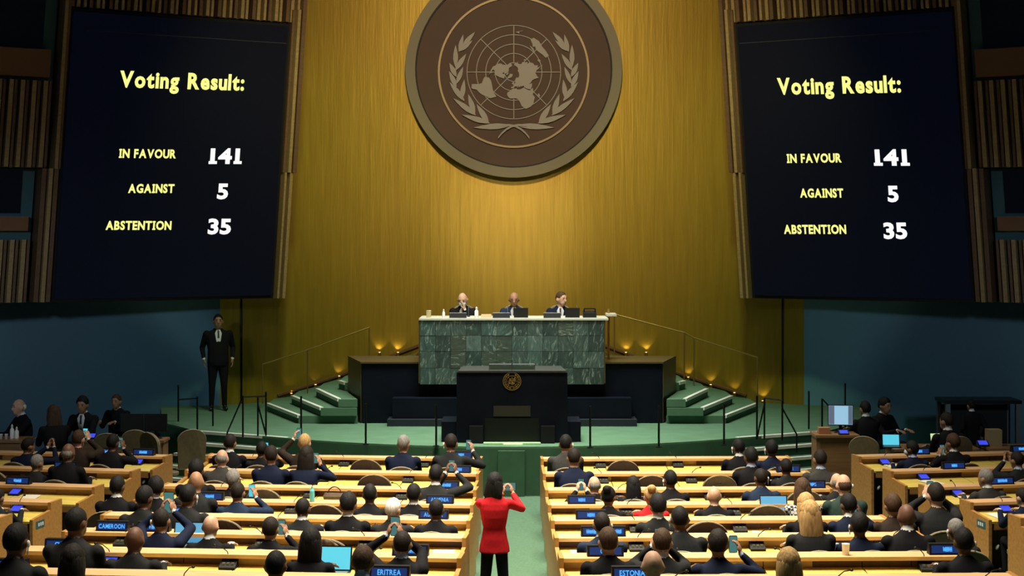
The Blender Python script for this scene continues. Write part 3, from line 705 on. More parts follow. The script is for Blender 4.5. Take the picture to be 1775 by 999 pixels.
# ------------------------------------------------------------------ delegates' desks
ORD = ['zeroth', 'first', 'second', 'third', 'fourth', 'fifth', 'sixth', 'seventh', 'eighth', 'ninth', 'tenth', 'eleventh', 'twelfth', 'thirteenth', 'fourteenth']
SIDE = {'cl': 'guard side of centre aisle', 'cr': 'lit monitor side of centre aisle', 'sl': 'outer block near guard', 'sr': 'outer block near lit monitor'}
rs = random.Random(11)
MESHC = {}
def shared(key, maker):
    if key not in MESHC: MESHC[key] = maker().mesh(key[0])
    return MESHC[key]
for b, (x0, th, L, dy, nrow) in BLK.items():
    for k in range(1, nrow + 1):
        Ox, Oy, th, z = row_frame(b, k)
        d = thing('delegate_desk', 'long light wood delegate desk, %s row from stage, %s' % (ORD[k], SIDE[b]), 'desk', (Ox, Oy, z), th, 'delegate desks')
        xa, xb = (L, 0) if L < 0 else (0, L)
        link('ledge', shared(('ledge', b), lambda: MB().box(xa - .02, xb + .02, -.02, .24, .815, .85)), M_LEDGE, d)
        link('front_board', shared(('front_board', b), lambda: MB().box(xa, xb, .20, .235, -.06, .815)), M_DARKWOOD, d)
        link('fascia', shared(('fascia', b), lambda: MB().box(xa + .04, xb - .04, -.47, -.445, .60, .692)), M_FASC, d)
        n = max(3, int(round((xb - xa) / .95))); seg = (xb - xa) / n
        for i in range(n):      # writing tops, one per place
            o = link('writing_top', shared(('writing_top', b), lambda: MB().hexa([(.006, -.47, .675), (seg - .006, -.47, .675), (seg - .006, .08, .715), (.006, .08, .715), (.006, -.47, .70), (seg - .006, -.47, .70), (seg - .006, .08, .74), (.006, .08, .74)])), M_TOPY, d)
            o.location.x = xa + i * seg
        n2 = n * 2; s2 = (xb - xa) / n2
        for i in range(n2):     # document slots under the ledge
            dark = rs.random() < .66
            o = link('slot_panel', shared(('slot_panel', b, dark), lambda: MB().box(.004, s2 - .004, .05 if not dark else .07, .09, .735, .815)), M_MAROON if dark else M_TANPAN, d)
            o.location.x = xa + i * s2
        prof = [(-.50, -.06), (.27, -.06), (.27, .855), (-.03, .855), (-.03, .765), (-.50, .725)]
        for xx in (xa - .045, xb + .005):
            o = link('end_panel', shared(('end_panel',), lambda: MB().side(prof, 0, .04)), M_FASC, d); o.location.x = xx

        if k == 4 and b in ('sl', 'sr'):
            xo = xa - .047 if b == 'sr' else xb + .045
            sp = MB().box(xo, xo + .002, -.42, -.20, .60, .69).build('sign_plate', M_TEAL, d)
            mb = MB(); xi = xo - .001 if b == 'sr' else xo + .002
            for q in range(3): mb.box(xi, xi + .001, -.36 + q * .05, -.33 + q * .05, .625, .665)
            mb.build('sign_marks', M_WHITEPL, sp)
for b, k, px, py in [('sl', 1, 249, 836), ('sl', 2, 184, 870), ('sr', 1, 1523, 846), ('sr', 3, 1645, 918), ('sr', 4, 1729, 949)]:
    X, Y, th, z, lx = row_point(b, k, px, -.43); zz = CH - (py - PY0) * Y / F; ztop = max(zz + .08, z + .61)
    t = thing('earphone', 'white ear speaker hanging under desk, %s row, %s' % (ORD[k], SIDE[b]), 'earphone', (X, Y, zz), th, 'hanging earphones')
    MB().ell((0, 0, 0), (.018, .02, .034), Matrix.Rotation(.5, 4, 'Y')).build('speaker', M_WHITEPL, t, True)
    MB().cyl((0, 0, .02), (0, .0, ztop - zz), .004, .004, 6).build('hanging_cord', M_BLACK, t)

# ------------------------------------------------------------------ chairs
def make_chair(up, name='conference_chair', tall=0.0, arms=False):
    t = thing(name, 'chair', 'chair')
    mb = MB(); pts = []     # rounded back, curved shell
    n = 12; W = .225
    outline = [(-W * .92, .42), (-W, .60), (-W, .70)] + [(-W * math.cos(math.pi * i / n), .72 + .17 * math.sin(math.pi * i / n)) for i in range(n + 1)] + [(W, .70), (W, .60), (W * .92, .42)]
    outline = [(x, z + (tall if z > .55 else 0)) for x, z in outline]
    def yb(x, z): return -.24 - .12 * (z - .5) + .35 * x * x
    v = [(x, yb(x, z) - .03, z) for x, z in outline] + [(x, yb(x, z) + .03, z) for x, z in outline]
    N = len(outline)
    f = [tuple(range(N)), tuple(range(N, 2 * N))[::-1]] + [(i, N + i, N + (i + 1) % N, (i + 1) % N) for i in range(N)]
    bk = mb.add(v, f).build('backrest', up, t)
    mb = MB(); rim = [(x, yb(x, z), z) for x, z in outline[2:-2]]; mb.tube(rim, .009, 6); mb.build('piping', M_PIPING, bk)
    mb = MB(); mb.loft([(0, 0, .34, .19, .19), (0, 0, .355, .22, .22), (0, 0, .395, .22, .22), (0, 0, .405, .20, .20)]); mb.build('seat', up, t)
    for sx in ((-1, 1) if arms else ()):
        mb = MB(); mb.tube([(sx * .22, -.18, .44), (sx * .265, -.16, .64), (sx * .265, .12, .65)], .014, 6); mb.build('armrest', M_BLACK, t)
    mb = MB(); mb.cyl((0, 0, .06), (0, 0, .345), .03, .03, 10); mb.build('column', M_METALG, t)
    mb = MB()
    for i in range(5):
        a = 2 * math.pi * i / 5; mb.cyl((0, 0, .09), (.19 * math.cos(a), .19 * math.sin(a), .04), .022, .014, 6); mb.ell((.19 * math.cos(a), .19 * math.sin(a), .027), (.025, .025, .027), None, True)
    mb.build('base', M_BLACK, t)
    KIDS[t.name] = list(t.children)
    return t
CHAIRS = {'olive_e': make_chair(M_CHAIR, 'conference_chair', .09), 'brown_e': make_chair(M_CHAIRB, 'conference_chair', .09), 'olive': make_chair(M_CHAIR), 'brown': make_chair(M_CHAIRB), 'tall': make_chair(M_CHAIR, 'staff_chair', .16)}
CH_USED = set()
def put_chair(kind, loc, rz, label, group):
    src = CHAIRS[kind]
    if kind not in CH_USED:
        CH_USED.add(kind); src.location = loc; src.rotation_euler = (0, 0, rz); src['label'] = label; src['group'] = group; return src
    return copy_tree(src, loc, rz, label, group)

# ------------------------------------------------------------------ people
SKIN = {'p': (0.52, 0.31, 0.21), 'm': (0.32, 0.17, 0.10), 'd': (0.13, 0.062, 0.038), 'k': (0.065, 0.033, 0.022)}
HAIRC = {'black': (0.005, 0.0045, 0.005), 'dark': (0.012, 0.008, 0.006), 'brown': (0.055, 0.029, 0.015), 'grey': (0.19, 0.18, 0.17), 'white': (0.72, 0.69, 0.64), 'blond': (0.40, 0.25, 0.10)}
SUIT = {'black': (0.006, 0.006, 0.008), 'charcoal': (0.014, 0.015, 0.016), 'grey': (0.040, 0.039, 0.038), 'navy': (0.006, 0.010, 0.030), 'blue': (0.012, 0.024, 0.055), 'brown': (0.026, 0.017, 0.012),
        'red': (0.50, 0.012, 0.018), 'green': (0.02, 0.04, 0.035), 'purple': (0.05, 0.02, 0.045), 'check': (0.06, 0.06, 0.06)}
def smat(kind, key, col, rough): return mat('%s_%s' % (kind, key), col, rough, noise=.12, nscale=40, spec=.15 if kind == 'cloth' else .3)
def check_mat():
    if 'houndstooth_cloth' in MATS: return MATS['houndstooth_cloth']
    m = bpy.data.materials.new('houndstooth_cloth'); m.use_nodes = True; nt = m.node_tree; b = nt.nodes['Principled BSDF']
    tc = nt.nodes.new('ShaderNodeTexCoord'); ck = nt.nodes.new('ShaderNodeTexChecker'); ck.inputs['Scale'].default_value = 32
    ck.inputs['Color1'].default_value = (.5, .5, .5, 1); ck.inputs['Color2'].default_value = (.008, .008, .01, 1)
    nt.links.new(tc.outputs['Object'], ck.inputs['Vector']); nt.links.new(ck.outputs['Color'], b.inputs['Base Color']); b.inputs['Roughness'].default_value = .85
    MATS['houndstooth_cloth'] = m; return m

JACK, SKN, SHIRT, TROU, SHOE = range(5)
class Body:
    def __init__(s): s.mb = MB(); s.pr = []
    def cap(s, a, b, ra, rb, lab): s.mb.cap(a, b, ra, rb); s.pr.append(('c', np.array(a, float), np.array(b, float), ra, rb, lab))
    def ell(s, c, r, lab, R=None): s.mb.ell(c, r, R); s.pr.append(('e', np.array(c, float), np.array(r, float), np.array((R or Matrix.Identity(4)).to_3x3()), 0, lab))
    def loft(s, rings, lab): s.mb.loft(rings); s.pr.append(('l', np.array(rings, float), 0, 0, 0, lab))
    def labels(s, P):
        best = np.full(len(P), 1e9); lab = np.zeros(len(P), int)
        for k, a, b, ra, rb, l in s.pr:
            if k == 'c':
                d = b - a; t = np.clip(((P - a) @ d) / max(1e-9, d @ d), 0, 1)
                D = np.linalg.norm(P - (a + t[:, None] * d), axis=1) - (ra + (rb - ra) * t)
            elif k == 'e':
                q = ((P - a) @ ra) / b; D = (np.linalg.norm(q, axis=1) - 1) * b.min()
            else:
                z = np.clip(P[:, 2], a[0, 2], a[-1, 2]); I = [np.interp(z, a[:, 2], a[:, j]) for j in (0, 1, 3, 4)]
                D = (np.sqrt(((P[:, 0] - I[0]) / I[2]) ** 2 + ((P[:, 1] - I[1]) / I[3]) ** 2) - 1) * np.minimum(I[2], I[3])
                D = np.maximum(D, np.abs(P[:, 2] - z))
            m = D < best; best[m] = D[m]; lab[m] = l
        return lab
def ik(S, W, la, lb, hint):
    S = Vector(S); W = Vector(W); d = W - S; L = d.length; mx = (la + lb) * .985
    if L > mx: W = S + d * (mx / L); d = W - S; L = mx
    x = (la * la - lb * lb + L * L) / (2 * L); h = math.sqrt(max(0, la * la - x * x)); dn = d / L
    hv = Vector(hint); hv = hv - dn * hv.dot(dn); hv.normalize()
    return S + dn * x + hv * h, W
def hand_geo(mb, W, fdir, nrm, side, curl=.35):
    """palm and five fingers; fdir = finger direction, nrm = back of the hand, side +1 right"""
    x = Vector(fdir).normalized(); zz = Vector(nrm); zz = (zz - x * zz.dot(x)).normalized(); y = zz.cross(x) * side
    def P(a, b_, c): return Vector(W) + x * a + y * b_ + zz * c
    mb.ell(P(.045, 0, 0), (.05, .041, .017), Matrix((x, y, zz)).transposed().to_4x4() if side > 0 else Matrix((x, y, zz)).transposed().to_4x4(), False)
    for (yy, ln) in ((.031, .068), (.011, .078), (-.010, .073), (-.030, .057)):
        p = P(.082, yy, 0); a = 0.0
        for j, fr in enumerate((.45, .32, .23)):
            a += curl * (1.0 if j else .6)
            q = p + (x * math.cos(a) - zz * math.sin(a)) * ln * fr + y * yy * .06
            mb.cap(p, q, .0098 - .0012 * j, .0090 - .0012 * j, 6); p = q
    p = P(.022, .036, -.004); q = p + (x * .62 + y * .62 - zz * .3).normalized() * .036; mb.cap(p, q, .0125, .0105, 6)
    mb.cap(q, q + (x * .86 + y * .2 - zz * .35).normalized() * .030, .0105, .0085, 6)

PENDING = []   # bodies waiting for the voxel union
def head_matrix(neck, yaw, pitch, roll=0):
    return Matrix.Translation(neck) @ Euler((pitch, roll, yaw), 'XYZ').to_matrix().to_4x4()
def hair_mesh(style, HM):
    """closed cap over the skull in head space (skull centre (0,.018,.085))"""
    mb = MB(); rr = random.Random(hash(style) % 1000)
    def cap_geo(r, c, keep, puff=0.0):
        P, f = uv_dirs(18, 14); out = []
        for p in P:
            k = keep(p); q = np.array(c) + p * np.array(r) * (1 + puff * math.sin(p[0] * 9 + p[2] * 7) * .4)
            inn = np.array([0, .018, .088]) + p * np.array([.070, .090, .100])
            k = max(0, min(1, k)); out.append(inn * (1 - k) + q * k)
        mb.add([HM @ Vector(o) for o in out], f)
    def short(p):   # crown, sides above ears, nape
        lim = -.62 if p[1] < -.1 else (-.62 + (p[1] + .1) * 1.35)
        if abs(p[0]) > .55 and -.40 < p[1] <= .62: lim = max(lim, -.12)
        if p[1] > .62: lim = .52
        return (p[2] - lim) * 5
    if style == 'short': cap_geo((.083, .104, .112), (0, .012, .094), short, .02)
    elif style == 'crop': cap_geo((.0795, .1005, .107), (0, .013, .090), short, .0)
    elif style == 'full': cap_geo((.092, .112, .122), (0, .006, .097), short, .06)
    elif style == 'bald': cap_geo((.081, .102, .106), (0, .012, .088), lambda p: min(short(p), (.28 - p[2]) * 5) if p[1] < .45 else 0, .0)
    elif style in ('long', 'straight', 'bob'):
        cap_geo((.091, .110, .118), (0, .006, .094), short, .04)
        ln = {'long': -.17, 'straight': -.26, 'bob': -.085}[style]
        rings = [(0, -.045, ln, .085, .030), (0, -.052, ln + .05, .105, .045), (0, -.045, -.05 if style != 'bob' else -.01, .100, .055), (0, -.018, .03, .098, .088), (0, -.004, .10, .088, .096), (0, .0, .14, .074, .085)]
        m2 = MB().loft(rings, 16); mb.add([HM @ Vector(q) for q in m2.v], m2.f)
    elif style == 'bun':
        cap_geo((.087, .107, .114), (0, .008, .094), short, .03)
        m2 = MB().ell((0, -.085, .175), (.05, .045, .045)); mb.add([HM @ Vector(q) for q in m2.v], m2.f)
    else: return None
    return mb
def figure(loc, rz, scale, label, hair, hcol, skin, suit, pose='rest', yaw=0.0, pitch=0.0, lean=0.06, heavy=1.0, shirtc=(.62, .62, .62), trous='black', mask=False,
           stand=False, hands=None, earpiece=0, face=False, voxel=.0165, tie=None, group='delegates', cat='person', collar=True, badge=False, build=''):
    """one person as one continuous body; +Y is the way they face"""
    B = Body(); hv = heavy; fem = hair in ('long', 'straight', 'bun', 'bob') or build == 'f'
    hw = .86 if fem else (.94 if not stand else 1.0); ws = .80 if fem else 1.0
    z0 = -.085 if not stand else .40          # lift of the upper body when standing
    ly = lambda z: (0 if stand else lean * 1.0) * max(0, z - .5) * 1.6
    rings = [(.40, .155 if not (stand and fem) else .178, .115 if not stand else .135), (.47, .178 * hv, .13 * hv), (.56, .172 * hv * (.9 if fem else 1), .125 * hv), (.68, .168 * hv * ws, .118 * hv * ws), (.80, .185 * hv * hw, .122 * hv), (.90, .203 * hv * hw, .118), (.965, .200 * hw, .102), (1.005, .165 * hw, .085), (1.045, .092, .070), (1.075, .062, .060)]
    B.loft([(0, ly(z) - (.02 if z > .7 else 0), z + z0 * (1 if stand else min(1, max(0, (z - .40) / .3))), rx, ry) for z, rx, ry in rings], JACK)
    sh = [Vector((s_ * .192 * hw * (1 + (hv - 1) * .5), ly(.96) - .015, .965 + z0)) for s_ in (-1, 1)]
    nk = Vector((0, ly(1.06) - .005, 1.06 + z0))
    HM = head_matrix(nk + Vector((0, .012, .040)), yaw, pitch) @ Matrix.Scale(1.07, 4)
    B.cap(nk - Vector((0, 0, .03)), HM @ Vector((0, .0, .03)), .056 if not fem else .048, .054 if not fem else .047, SKN)
    if collar and not fem:
        B.cap(nk + Vector((0, -.012, -.004)), nk + Vector((0, -.006, .014)), .062, .060, SHIRT)
    R3 = HM.to_3x3().to_4x4()
    B.ell(HM @ Vector((0, .018, .088)), (.075, .096, .106), SKN, R3)
    B.ell(HM @ Vector((0, .056, .028)), (.053, .056, .066), SKN, R3)
    for s_ in (-1, 1): B.ell(HM @ Vector((s_ * .080, .002, .068)), (.013, .022, .032), SKN, R3)
    B.cap(HM @ Vector((0, .108, .085)), HM @ Vector((0, .122, .052)), .012, .017, SKN)
    if face: B.cap(HM @ Vector((-.03, .098, .108)), HM @ Vector((.03, .098, .108)), .014, .014, SKN)
    # arms
    mbh = MB()
    T = {'rest': [((-.14, .45, .80 / scale), (.3, 1, -.05), (0, 0, 1)), ((.14, .45, .80 / scale), (-.3, 1, -.05), (0, 0, 1))],
         'type': [((-.10, .45, .80 / scale), (.05, 1, -.1), (0, 0, 1)), ((.10, .45, .80 / scale), (-.05, 1, -.1), (0, 0, 1))],
         'fold': [((.10, .27, .80), (1, .2, .0), (0, .5, 1)), ((-.06, .30, .78), (-1, .15, 0), (0, .5, 1))],
         'clap': [((-.045, .33, .95), (.25, .5, .9), (-1, .2, 0)), ((.045, .33, .95), (-.25, .5, .9), (1, .2, 0))],
         'chin': [((-.03, .20, .93), (.2, .1, 1), (-1, .3, 0)), ((.10, .30, .78), (-.8, .5, 0), (0, 0, 1))],
         'down': [((-.25, .03, .52), (0, .15, -1), (-1, 0, 0)), ((.25, .03, .52), (0, .15, -1), (1, 0, 0))]}
    arms = list(T.get(pose, T['rest']))
    curl = [.3, .3]
    if pose in ('photo', 'phoneR', 'phoneL'):
        hp = Vector(hands) if hands else Vector((0, .36, 1.14))
        hp = hp - Vector((0, 0, z0)) if stand and hands is None else hp
        w_ = .06
        if pose in ('photo', 'phoneR'): arms[1] = ((hp.x + w_, hp.y - .06, hp.z - .075 - z0 * 0), (-.25, .35, 1), (.9, -.5, 0)); curl[1] = .5
        if pose in ('photo', 'phoneL'): arms[0] = ((hp.x - w_, hp.y - .06, hp.z - .075), (.25, .35, 1), (-.9, -.5, 0)); curl[0] = .5
    if pose == 'clap' and hands:
        hp = Vector(hands); arms = [((hp.x - .05, hp.y, hp.z), (.25, .5, .9), (-1, .2, 0)), ((hp.x + .05, hp.y, hp.z), (-.25, .5, .9), (1, .2, 0))]
    for i, s_ in enumerate((-1, 1)):
        W, fd, nr = arms[i]; W = Vector(W)
        if stand and pose not in ('photo',): W.z += z0
        hint = (s_ * (.75 if pose in ('photo', 'phoneR', 'phoneL', 'clap') else .22), -.35, -.8) if pose != 'down' else (s_ * .3, -1, 0)
        E, W = ik(sh[i], W, .285, .255, hint)
        B.cap(sh[i], E, .068 * (.9 if fem else 1), .050 * (.92 if fem else 1), JACK)
        Wc = E.lerp(W, .88); B.cap(E, Wc, .050 * (.92 if fem else 1), .036, JACK)
        B.cap(Wc, E.lerp(W, .97), .033, .031, SHIRT if not fem else SKN)
        B.cap(E.lerp(W, .93), W + Vector(fd).normalized() * .02, .026, .026, SKN)
        hand_geo(mbh, W, fd, nr, -s_ if pose != 'down' else s_, curl[i])
    # legs
    if stand:
        for s_ in (-1, 1):
            tk = .84 if fem else 1.0; hp_ = Vector((s_ * .09 * tk, 0, .86)); kn = Vector((s_ * .105, .015, .47)); an = Vector((s_ * .115, -.015, .10))
            B.cap(hp_, kn, .098 * hv * tk, .064, TROU); B.cap(kn, an, .062, .045, TROU)
            B.cap(an + Vector((0, 0, -.05)), an + Vector((s_ * .02, .13, -.062)), .042, .036, SHOE)
        B.ell((0, 0, .885), (.150 * hv * (.92 if fem else 1), .108, .09), TROU)
    else:
        for s_ in (-1, 1):
            hp_ = Vector((s_ * .085, .02, .485)); kn = Vector((s_ * .095, .40, .495)); an = Vector((s_ * .095, .37, .11))
            B.cap(hp_, kn, .080, .062, TROU); B.cap(kn, an, .060, .045, TROU)
            B.cap(an + Vector((0, 0, -.055)), an + Vector((0, .13, -.065)), .040, .034, SHOE)
    mats = [check_mat() if suit == 'check' else smat('cloth', suit, SUIT[suit], .85), smat('skin', skin, SKIN[skin], .55), mat('shirt_%d' % int(shirtc[0] * 100 + shirtc[2] * 10), shirtc, .8), smat('cloth', trous, SUIT[trous], .85), mat('shoe_leather', (.008, .008, .008), .35)]
    PENDING.append(dict(B=B, hands=mbh, mats=mats, loc=loc, rz=rz, scale=scale, label=label, group=group, cat=cat, HM=HM, hair=hair, hcol=hcol, voxel=voxel, ear=earpiece, face=face, mask=mask, tie=tie, skin=skin, nk=nk, z0=z0, ly=ly, badge=badge))
def to_local(p, loc, rz, s):
    d = Vector(p) - Vector(loc); c, si = math.cos(-rz), math.sin(-rz)
    return Vector((d.x * c - d.y * si, d.x * si + d.y * c, d.z)) / s
def to_world(p, loc, rz, s):
    c, si = math.cos(rz), math.sin(rz); p = Vector(p) * s
    return Vector((p.x * c - p.y * si + loc[0], p.x * si + p.y * c + loc[1], p.z + loc[2]))
def phone(loc, rz, label, scrm=None, land=False, tilt=0.0, big=1.0):
    t = thing('smartphone', label, 'phone', loc, rz, 'raised phones')
    t.rotation_euler = (tilt, math.radians(90) if land else 0, rz)
    mb = MB(); W_, H_ = .037 * big, .075 * big; r_ = .009; q = []
    for cx, cz, a0 in ((W_ - r_, H_ - r_, 0), (-W_ + r_, H_ - r_, 90), (-W_ + r_, -H_ + r_, 180), (W_ - r_, -H_ + r_, 270)):
        for j in range(3): a = math.radians(a0 + 45 * j); q.append((cx + r_ * math.cos(a), cz + r_ * math.sin(a)))
    mb.plate(q, -.004, .004); mb.build('case', M_BLACK, t)
    MB().box(-W_ + .003, W_ - .003, -.0052, -.004, -H_ + .006, H_ - .006).build('display', scrm or M_PHONESCR, t)
    mb = MB(); mb.lathe([(.009, 0), (.009, .002)], (0, 0, 0), 10); o = mb.build('camera_lens', M_BLACK, t); o.rotation_euler = (math.radians(-90), 0, 0); o.location = (-W_ * .5, .004, H_ * .75)

HWORD = {'bald': 'balding', 'short': 'short-haired', 'crop': 'crop-haired', 'full': 'thick-haired', 'long': 'long-haired', 'straight': 'long-haired', 'bun': 'bun-haired', 'shaved': 'shaven-headed'}
PWORD = {'rest': 'seated', 'type': 'seated working', 'fold': 'seated', 'clap': 'clapping', 'photo': 'photographing', 'phoneR': 'raising phone', 'phoneL': 'raising phone', 'chin': 'seated'}
# block, row, head x, head-top y, hair, hair colour, skin, jacket, pose, yaw, extras
PPL = [
 ('cl', 1, 697, 757, 'short', 'grey', 'm', 'navy', 'rest', -.1, {}),
 ('cl', 1, 780, 755, 'short', 'dark', 'm', 'charcoal', 'phoneR', .1, dict(ph=(812, 772), ear=-1)),
 ('cl', 1, 526, 754, 'short', 'blond', 'p', 'brown', 'phoneL', 0, dict(ph=(517, 752))),
 ('cl', 1, 399, 755, 'short', 'dark', 'm', 'black', 'rest', 0, {}),
 ('cl', 1, 447, 768, 'short', 'black', 'd', 'black', 'phoneR', 0, dict(ph=(461, 776), pc='c')),
 ('cl', 2, 471, 775, 'short', 'dark', 'm', 'navy', 'rest', .2, {}),
 ('cl', 2, 524, 777, 'long', 'dark', 'm', 'navy', 'phoneR', 0, dict(ph=(547, 795))),
 ('cl', 2, 380, 782, 'bald', 'grey', 'p', 'grey', 'rest', .1, {}),
 ('cl', 3, 403, 818, 'full', 'grey', 'm', 'black', 'rest', 0, {}),
 ('cl', 4, 408, 840, 'short', 'dark', 'm', 'blue', 'phoneR', 0, dict(ph=(437, 851), pc='c', hv=1.1)),
 ('cl', 3, 336, 801, 'full', 'black', 'd', 'black', 'rest', 0, {}),
 ('cl', 4, 321, 820, 'shaved', 'brown', 'm', 'charcoal', 'rest', .2, {}),
 ('cl', 5, 331, 842, 'crop', 'black', 'd', 'charcoal', 'rest', 0, dict(ear=1)),
 ('cl', 4, 264, 830, 'full', 'black', 'd', 'black', 'rest', .3, dict(ear=-1)),
 ('cl', 4, 215, 828, 'short', 'black', 'd', 'black', 'rest', 0, {}),
 ('cl', 5, 246, 845, 'short', 'black', 'd', 'charcoal', 'rest', -.2, {}),
 ('cl', 6, 284, 884, 'crop', 'dark', 'm', 'navy', 'photo', .1, dict(ph=(292, 872), ear=-1, big=1.4)),
 ('cl', 6, 350, 897, 'shaved', 'dark', 'p', 'black', 'rest', -.1, {}),
 ('cl', 5, 520, 867, 'crop', 'black', 'd', 'charcoal', 'rest', 0, dict(hv=1.05)),
 ('cl', 6, 467, 899, 'short', 'dark', 'm', 'black', 'phoneR', 0, dict(ph=(489, 914))),
 ('cl', 7, 535, 920, 'straight', 'black', 'd', 'black', 'type', 0, {}),
 ('cl', 8, 473, 959, 'crop', 'black', 'd', 'brown', 'rest', 0, {}),
 ('cl', 4, 628, 843, 'short', 'black', 'd', 'black', 'rest', .2, {}),
 ('cl', 5, 652, 858, 'full', 'black', 'm', 'black', 'rest', 0, {}),
 ('cl', 5, 703, 868, 'short', 'white', 'p', 'charcoal', 'rest', -.35, {}),
 ('cl', 4, 715, 842, 'short', 'black', 'd', 'black', 'rest', 0, {}),
 ('cl', 3, 753, 809, 'short', 'black', 'd', 'charcoal', 'photo', -.1, dict(ph=(783, 808))),
 ('cl', 5, 752, 868, 'crop', 'black', 'd', 'black', 'rest', .1, {}),
 ('cl', 7, 693, 926, 'crop', 'dark', 'm', 'black', 'photo', 0, dict(ph=(685, 913), big=1.15)),
 ('cl', 8, 626, 948, 'crop', 'brown', 'd', 'brown', 'rest', 0, {}),
 ('cl', 7, 230, 915, 'shaved', 'black', 'd', 'charcoal', 'rest', 0, dict(hv=1.15)),
 ('cl', 7, 124, 878, 'crop', 'black', 'd', 'charcoal', 'type', -.25, {}),
 ('cl', 8, 33, 911, 'short', 'black', 'd', 'charcoal', 'rest', -.1, dict(ear=1)),
 ('cl', 8, 112, 950, 'long', 'dark', 'd', 'purple', 'rest', .1, {}),
 # lit monitor side
 ('cr', 1, 981, 756, 'short', 'black', 'm', 'grey', 'rest', -.2, dict(ear=1)),
 ('cr', 2, 996, 780, 'short', 'dark', 'm', 'navy', 'rest', 0, dict(hv=1.1)),
 ('cr', 3, 1031, 827, 'bald', 'grey', 'p', 'black', 'photo', .1, dict(ph=(1007, 840))),
 ('cr', 4, 1055, 847, 'bun', 'black', 'm', 'black', 'rest', -.3, {}),
 ('cr', 3, 1107, 829, 'straight', 'black', 'd', 'black', 'rest', 0, {}),
 ('cr', 4, 1130, 846, 'bun', 'blond', 'p', 'red', 'rest', 0, {}),
 ('cr', 3, 1157, 819, 'short', 'black', 'd', 'black', 'rest', .2, dict(ear=-1)),
 ('cr', 5, 1145, 860, 'full', 'black', 'm', 'charcoal', 'rest', 0, {}),
 ('cr', 6, 1045, 892, 'crop', 'dark', 'm', 'blue', 'rest', 0, dict(ear=1)),
 ('cr', 7, 1076, 918, 'short', 'brown', 'p', 'black', 'rest', .1, {}),
 ('cr', 7, 1130, 922, 'short', 'brown', 'p', 'charcoal', 'photo', -.1, dict(ph=(1142, 931))),
 ('cr', 8, 1133, 957, 'shaved', 'dark', 'p', 'black', 'rest', 0, {}),
 ('cr', 6, 1181, 881, 'crop', 'black', 'd', 'charcoal', 'rest', 0, dict(ear=-1, hv=1.15)),
 ('cr', 4, 1240, 845, 'shaved', 'brown', 'p', 'black', 'rest', 0, {}),
 ('cr', 1, 1283, 763, 'short', 'black', 'd', 'black', 'rest', .1, dict(ear=-1)),
 ('cr', 1, 1339, 766, 'full', 'black', 'd', 'navy', 'rest', 0, dict(ear=-1)),
 ('cr', 2, 1312, 777, 'short', 'black', 'd', 'black', 'rest', 0, {}),
 ('cr', 2, 1354, 797, 'short', 'black', 'd', 'charcoal', 'rest', 0, {}),
 ('cr', 2, 1390, 782, 'short', 'dark', 'm', 'grey', 'rest', 0, {}),
 ('cr', 3, 1329, 815, 'crop', 'dark', 'd', 'blue', 'rest', .2, dict(ear=1)),
 ('cr', 4, 1382, 833, 'long', 'brown', 'p', 'check', 'type', -.1, {}),
 ('cr', 3, 1428, 822, 'bald', 'grey', 'p', 'charcoal', 'rest', 0, dict(ear=1)),
 ('cr', 4, 1467, 825, 'bald', 'brown', 'p', 'green', 'rest', .1, dict(hv=1.05, ear=1)),
 ('cr', 5, 1405, 858, 'long', 'blond', 'p', 'black', 'rest', .1, {}),
 ('cr', 6, 1424, 873, 'straight', 'blond', 'p', 'charcoal', 'rest', 0, {}),
 ('cr', 5, 1497, 860, 'short', 'black', 'd', 'navy', 'photo', .2, dict(ph=(1480, 879))),
 ('cr', 5, 1546, 862, 'full', 'brown', 'm', 'brown', 'rest', 0, {}),
 ('cr', 6, 1517, 894, 'full', 'black', 'd', 'navy', 'rest', -.15, dict(ear=-1)),
 ('cr', 5, 1612, 842, 'short', 'dark', 'p', 'charcoal', 'photo', 0, {}),
 ('cr', 6, 1590, 878, 'shaved', 'black', 'd', 'black', 'rest', 0, dict(hv=1.12)),
 ('cr', 7, 1676, 920, 'short', 'black', 'd', 'black', 'rest', -.15, dict(hv=1.1, ear=1)),
 ('cr', 6, 1652, 902, 'crop', 'grey', 'd', 'charcoal', 'rest', .2, dict(ear=-1)),
 ('cr', 7, 1248, 926, 'full', 'dark', 'm', 'navy', 'phoneR', -.2, dict(ph=(1271, 944))),
 ('cr', 8, 1372, 957, 'straight', 'blond', 'p', 'charcoal', 'rest', 0, {}),
 # outer blocks
 ('sl', 1, 41, 762, 'short', 'dark', 'm', 'navy', 'clap', -.5, dict(cl=(90, 775))),
 ('sl', 2, 107, 771, 'bald', 'grey', 'd', 'black', 'rest', 0, {}),
 ('sl', 2, 58, 791, 'short', 'grey', 'm', 'charcoal', 'rest', -.3, dict(hv=1.1)),
 ('sl', 1, 190, 755, 'short', 'black', 'd', 'black', 'phoneR', 0, dict(ph=(208, 768))),
 ('sl', 1, 130, 748, 'short', 'brown', 'p', 'brown', 'phoneR', 0, dict(ph=(146, 752), pc='c')),
 ('sl', 4, 8, 848, 'short', 'dark', 'm', 'charcoal', 'rest', 0, {}),
 ('sr', 1, 1584, 766, 'short', 'black', 'd', 'navy', 'rest', .6, dict(mask=True)),
 ('sr', 1, 1660, 756, 'full', 'brown', 'm', 'black', 'photo', .2, dict(ph=(1633, 783))),
 ('sr', 3, 1714, 815, 'short', 'grey', 'm', 'grey', 'rest', .5, {}),
 ('sr', 2, 1768, 785, 'short', 'dark', 'm', 'charcoal', 'clap', .2, dict(cl=(1748, 800))),
 ('sr', 4, 1770, 850, 'short', 'dark', 'p', 'navy', 'rest', .2, {}),
]
SEAT_LY = -.90
ROWSEAT = {}
info = []
